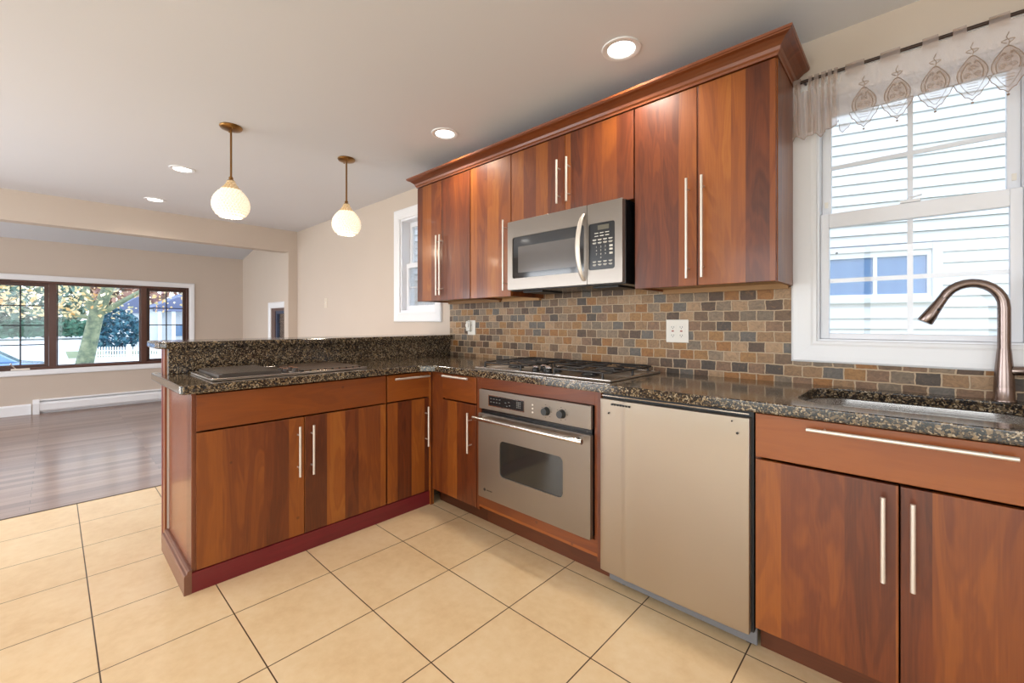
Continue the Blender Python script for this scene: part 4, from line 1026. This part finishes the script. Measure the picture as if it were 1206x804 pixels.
mb.build('foliage', leafmat('autumn_leaves', [(.3, lin(226, 160, 96)), (.45, lin(250, 214, 160)), (.6, lin(250, 236, 206)), (.75, lin(200, 190, 120))]), t, recalc=False)
def bush(name, c, r, n, size, mat, label, seed, cat='bush'):
    t = thing(name, (c[0], c[1], GZ), label, cat)
    leaves(c, r, n, size, seed).build('foliage', mat, t, recalc=False)
    MB().tube([(c[0], c[1], GZ), (c[0], c[1], c[2])], .08, 8).build('stem', bark.m, t)
dk = leafmat('dark_evergreen_leaves', [(.35, lin(40, 84, 104)), (.55, lin(66, 116, 134)), (.75, lin(110, 156, 160))], 2)
bush('evergreen_shrub', (-48.0, 1.25, .5), (1.5, 1.65, 1.85), 1700, .17, dk, 'tall dark evergreen shrub right of the leaning tree, behind the fence', 11)
gr = leafmat('hedge_leaves', [(.35, lin(40, 84, 70)), (.6, lin(80, 128, 104)), (.75, lin(120, 160, 130))], 2)
# hedge across the road
t = thing('hedge', (-75, -2, -.1), 'long clipped green hedge on the far side of the road', 'hedge')
mb = MB(); rr = random.Random(5)
for i in range(5200):
    p = Vector((-75+rr.uniform(-1.2, 1.2), rr.uniform(-40, 14), rr.uniform(-.3, 1.35)))
    a = Vector((rr.gauss(0, 1), rr.gauss(0, 1), rr.gauss(0, 1))).normalized(); b = a.cross(Vector((rr.gauss(0, 1), rr.gauss(0, 1), rr.gauss(0, 1)))).normalized()
    mb.add([p-a*.4, p-b*.3, p+a*.4, p+b*.3], [(0, 1, 2, 3)])
mb.box(-75.8, -74.2, -40, 14, -.4, 1.1)
mb.build('foliage', gr, t, recalc=False)
mauve = leafmat('distant_autumn_leaves', [(.3, lin(150, 120, 140)), (.45, lin(196, 150, 130)), (.6, lin(150, 160, 150)), (.75, lin(226, 190, 150))], .35)
greeny = leafmat('distant_green_leaves', [(.3, lin(90, 130, 120)), (.6, lin(150, 170, 150)), (.8, lin(220, 200, 160))], .4)
for i, (px_, py_, rad_, mt, lb) in enumerate(((-80, -36, 5.5, mauve, 'far mauve autumn tree at the left edge of the front window'), (-96, -25, 6.5, greeny, 'far green autumn tree behind the left casement'),
        (-82, -14, 6.5, mauve, 'far autumn tree behind the left mullion of the front window'), (-97, -4, 6.5, greeny, 'far green tree behind the leaning tree'), (-82, 7, 6.5, mauve, 'far autumn tree behind the evergreen shrub'))):
    t = thing('distant_tree', (px_, py_, -.2), lb, 'tree')
    leaves((px_, py_, 5.6), (4, rad_, 5.2), 1500, .6, 30+i).build('foliage', mt, t, recalc=False)
    MB().tube([(px_, py_, -.2), (px_, py_, 4)], [.5, .3], 8).build('trunk', bark.m, t)
# picket fence
wp = plain('white_fence_paint', lin(242, 242, 244), .5)
t = thing('picket_fence', (-42, 4, GZ), 'white picket fence in front of the white house', 'fence')
FA, FB = Vector((-44.9, -.2, 0)), Vector((-39.0, 9.0, 0)); FD = (FB-FA).normalized(); FL = (FB-FA).length
mb = MB(); FT = -.62+.3
k = 0
while k*.17 < FL:
    p = FA+FD*(k*.17); w = FD*.045; nrm = Vector((FD.y, -FD.x, 0))*.012
    z0, z1 = GZ+.08, -.66
    a, b = p-w, p+w
    vs = [Vector((q.x, q.y, z))+s_*nrm for s_ in (-1, 1) for q, z in ((a, z0), (b, z0), (b, z1), (p, z1+.07), (a, z1))]
    mb.add(vs, [(0, 1, 2, 3, 4), (9, 8, 7, 6, 5), (0, 5, 6, 1), (1, 6, 7, 2), (2, 7, 8, 3), (3, 8, 9, 4), (4, 9, 5, 0)]); k += 1
mb.build('picket_panel', wp, t)
mb = MB()
for z_ in (GZ+.25, -.9):
    mb.tube([FA+Vector((.02, 0, z_)), FB+Vector((.02, 0, z_))], .035, 4)
mb.build('rail', wp, t)
for k in range(6):
    p = FA+FD*(FL*k/5); MB().box(p.x-.12, p.x+.12, p.y-.12, p.y+.12, GZ, -.45).build('post', wp, t, bevel=.02)
# white house across the street
t = thing('white_house', (-49, 6, GZ), 'white house with blue-grey roof and arched porch seen through the right casement', 'house')
hw = plain('white_house_paint', lin(232, 236, 242), .7); rf_ = plain('blue_grey_shingles', lin(112, 120, 150), .8)
mb = MB(); mb.box(-57, -49, 4.1, 15, GZ, 2.5); mb.build('wall', hw, t)
MB().prism([(3.5, 2.51), (15.6, 2.51), (7.5, 4.6)], 'x', -57.4, -48.4).build('roof', rf_, t)
MB().box(-48.99, -47.0, 3.7, 14, 2.2, 2.4).build('porch_roof', rf_, t)
for yy in (3.95, 4.9, 6.0, 7.4, 9.0): MB().box(-47.5, -47.2, yy-.13, yy+.13, GZ, 2.199).build('porch_column', hw, t)
MB().prism([(5.0, .0), (6.2, .0)]+[(5.6+.6*math.cos(a*PI/10), .45+.6*math.sin(a*PI/10)) for a in range(11)], 'x', -48.98, -48.9).build('arched_window', bl.m, t)
MB().box(-48.98, -48.9, 6.9, 7.3, .6, 1.9).build('window', bl.m, t)
t = thing('garage', (-62, 2.5, GZ), 'low white gabled garage between the evergreen shrub and the white house', 'garage')
MB().box(-66, -59, 1.9, 5.0, GZ, 2.2).build('wall', hw, t)
MB().prism([(1.4, 2.21), (5.5, 2.21), (3.9, 4.0)], 'x', -66.3, -58.7).build('roof', rf_, t)
# parked car
t = thing('parked_car', (-26.5, -4.6, GZ+.02), 'blue-grey car parked by the street at the left edge of the front window', 'car')
G = GZ+.02
body = [(-7.1, .35), (-2.7, .35), (-2.5, .55), (-2.48, .95), (-2.62, 1.02), (-3.2, 1.1), (-6.9, 1.1), (-7.1, .95)]
MB().prism([(y, z+G) for y, z in body], 'x', -27.5, -25.6).build('body', plain('blue_car_paint', lin(120, 150, 200), .25, .3, .8), t, bevel=.08, seg=3)
cab = [(-6.9, 1.1), (-3.2, 1.1), (-3.95, 1.66), (-4.6, 1.74), (-6.2, 1.74), (-6.75, 1.6)]
MB().prism([(y, z+G) for y, z in cab], 'x', -27.35, -25.75).build('cabin_glass', plain('car_glass', lin(130, 165, 205), .1, 0, .8), t, bevel=.05)
MB().prism([(y, z+G) for y, z in [(-3.9, 1.68), (-4.6, 1.77), (-6.2, 1.77), (-6.7, 1.63), (-6.75, 1.68), (-6.2, 1.83), (-4.6, 1.83), (-3.85, 1.73)]], 'x', -27.36, -25.74).build('roof', plain('blue_car_roof', lin(110, 140, 190), .25, .3, .8), t)
for xx in (-27.4, -25.9):
    for yy in (-6.3, -3.4): MB().tube([(xx, yy, G+.35), (xx+.22, yy, G+.35)], .345, 20).build('wheel', M['black_matte'], t)
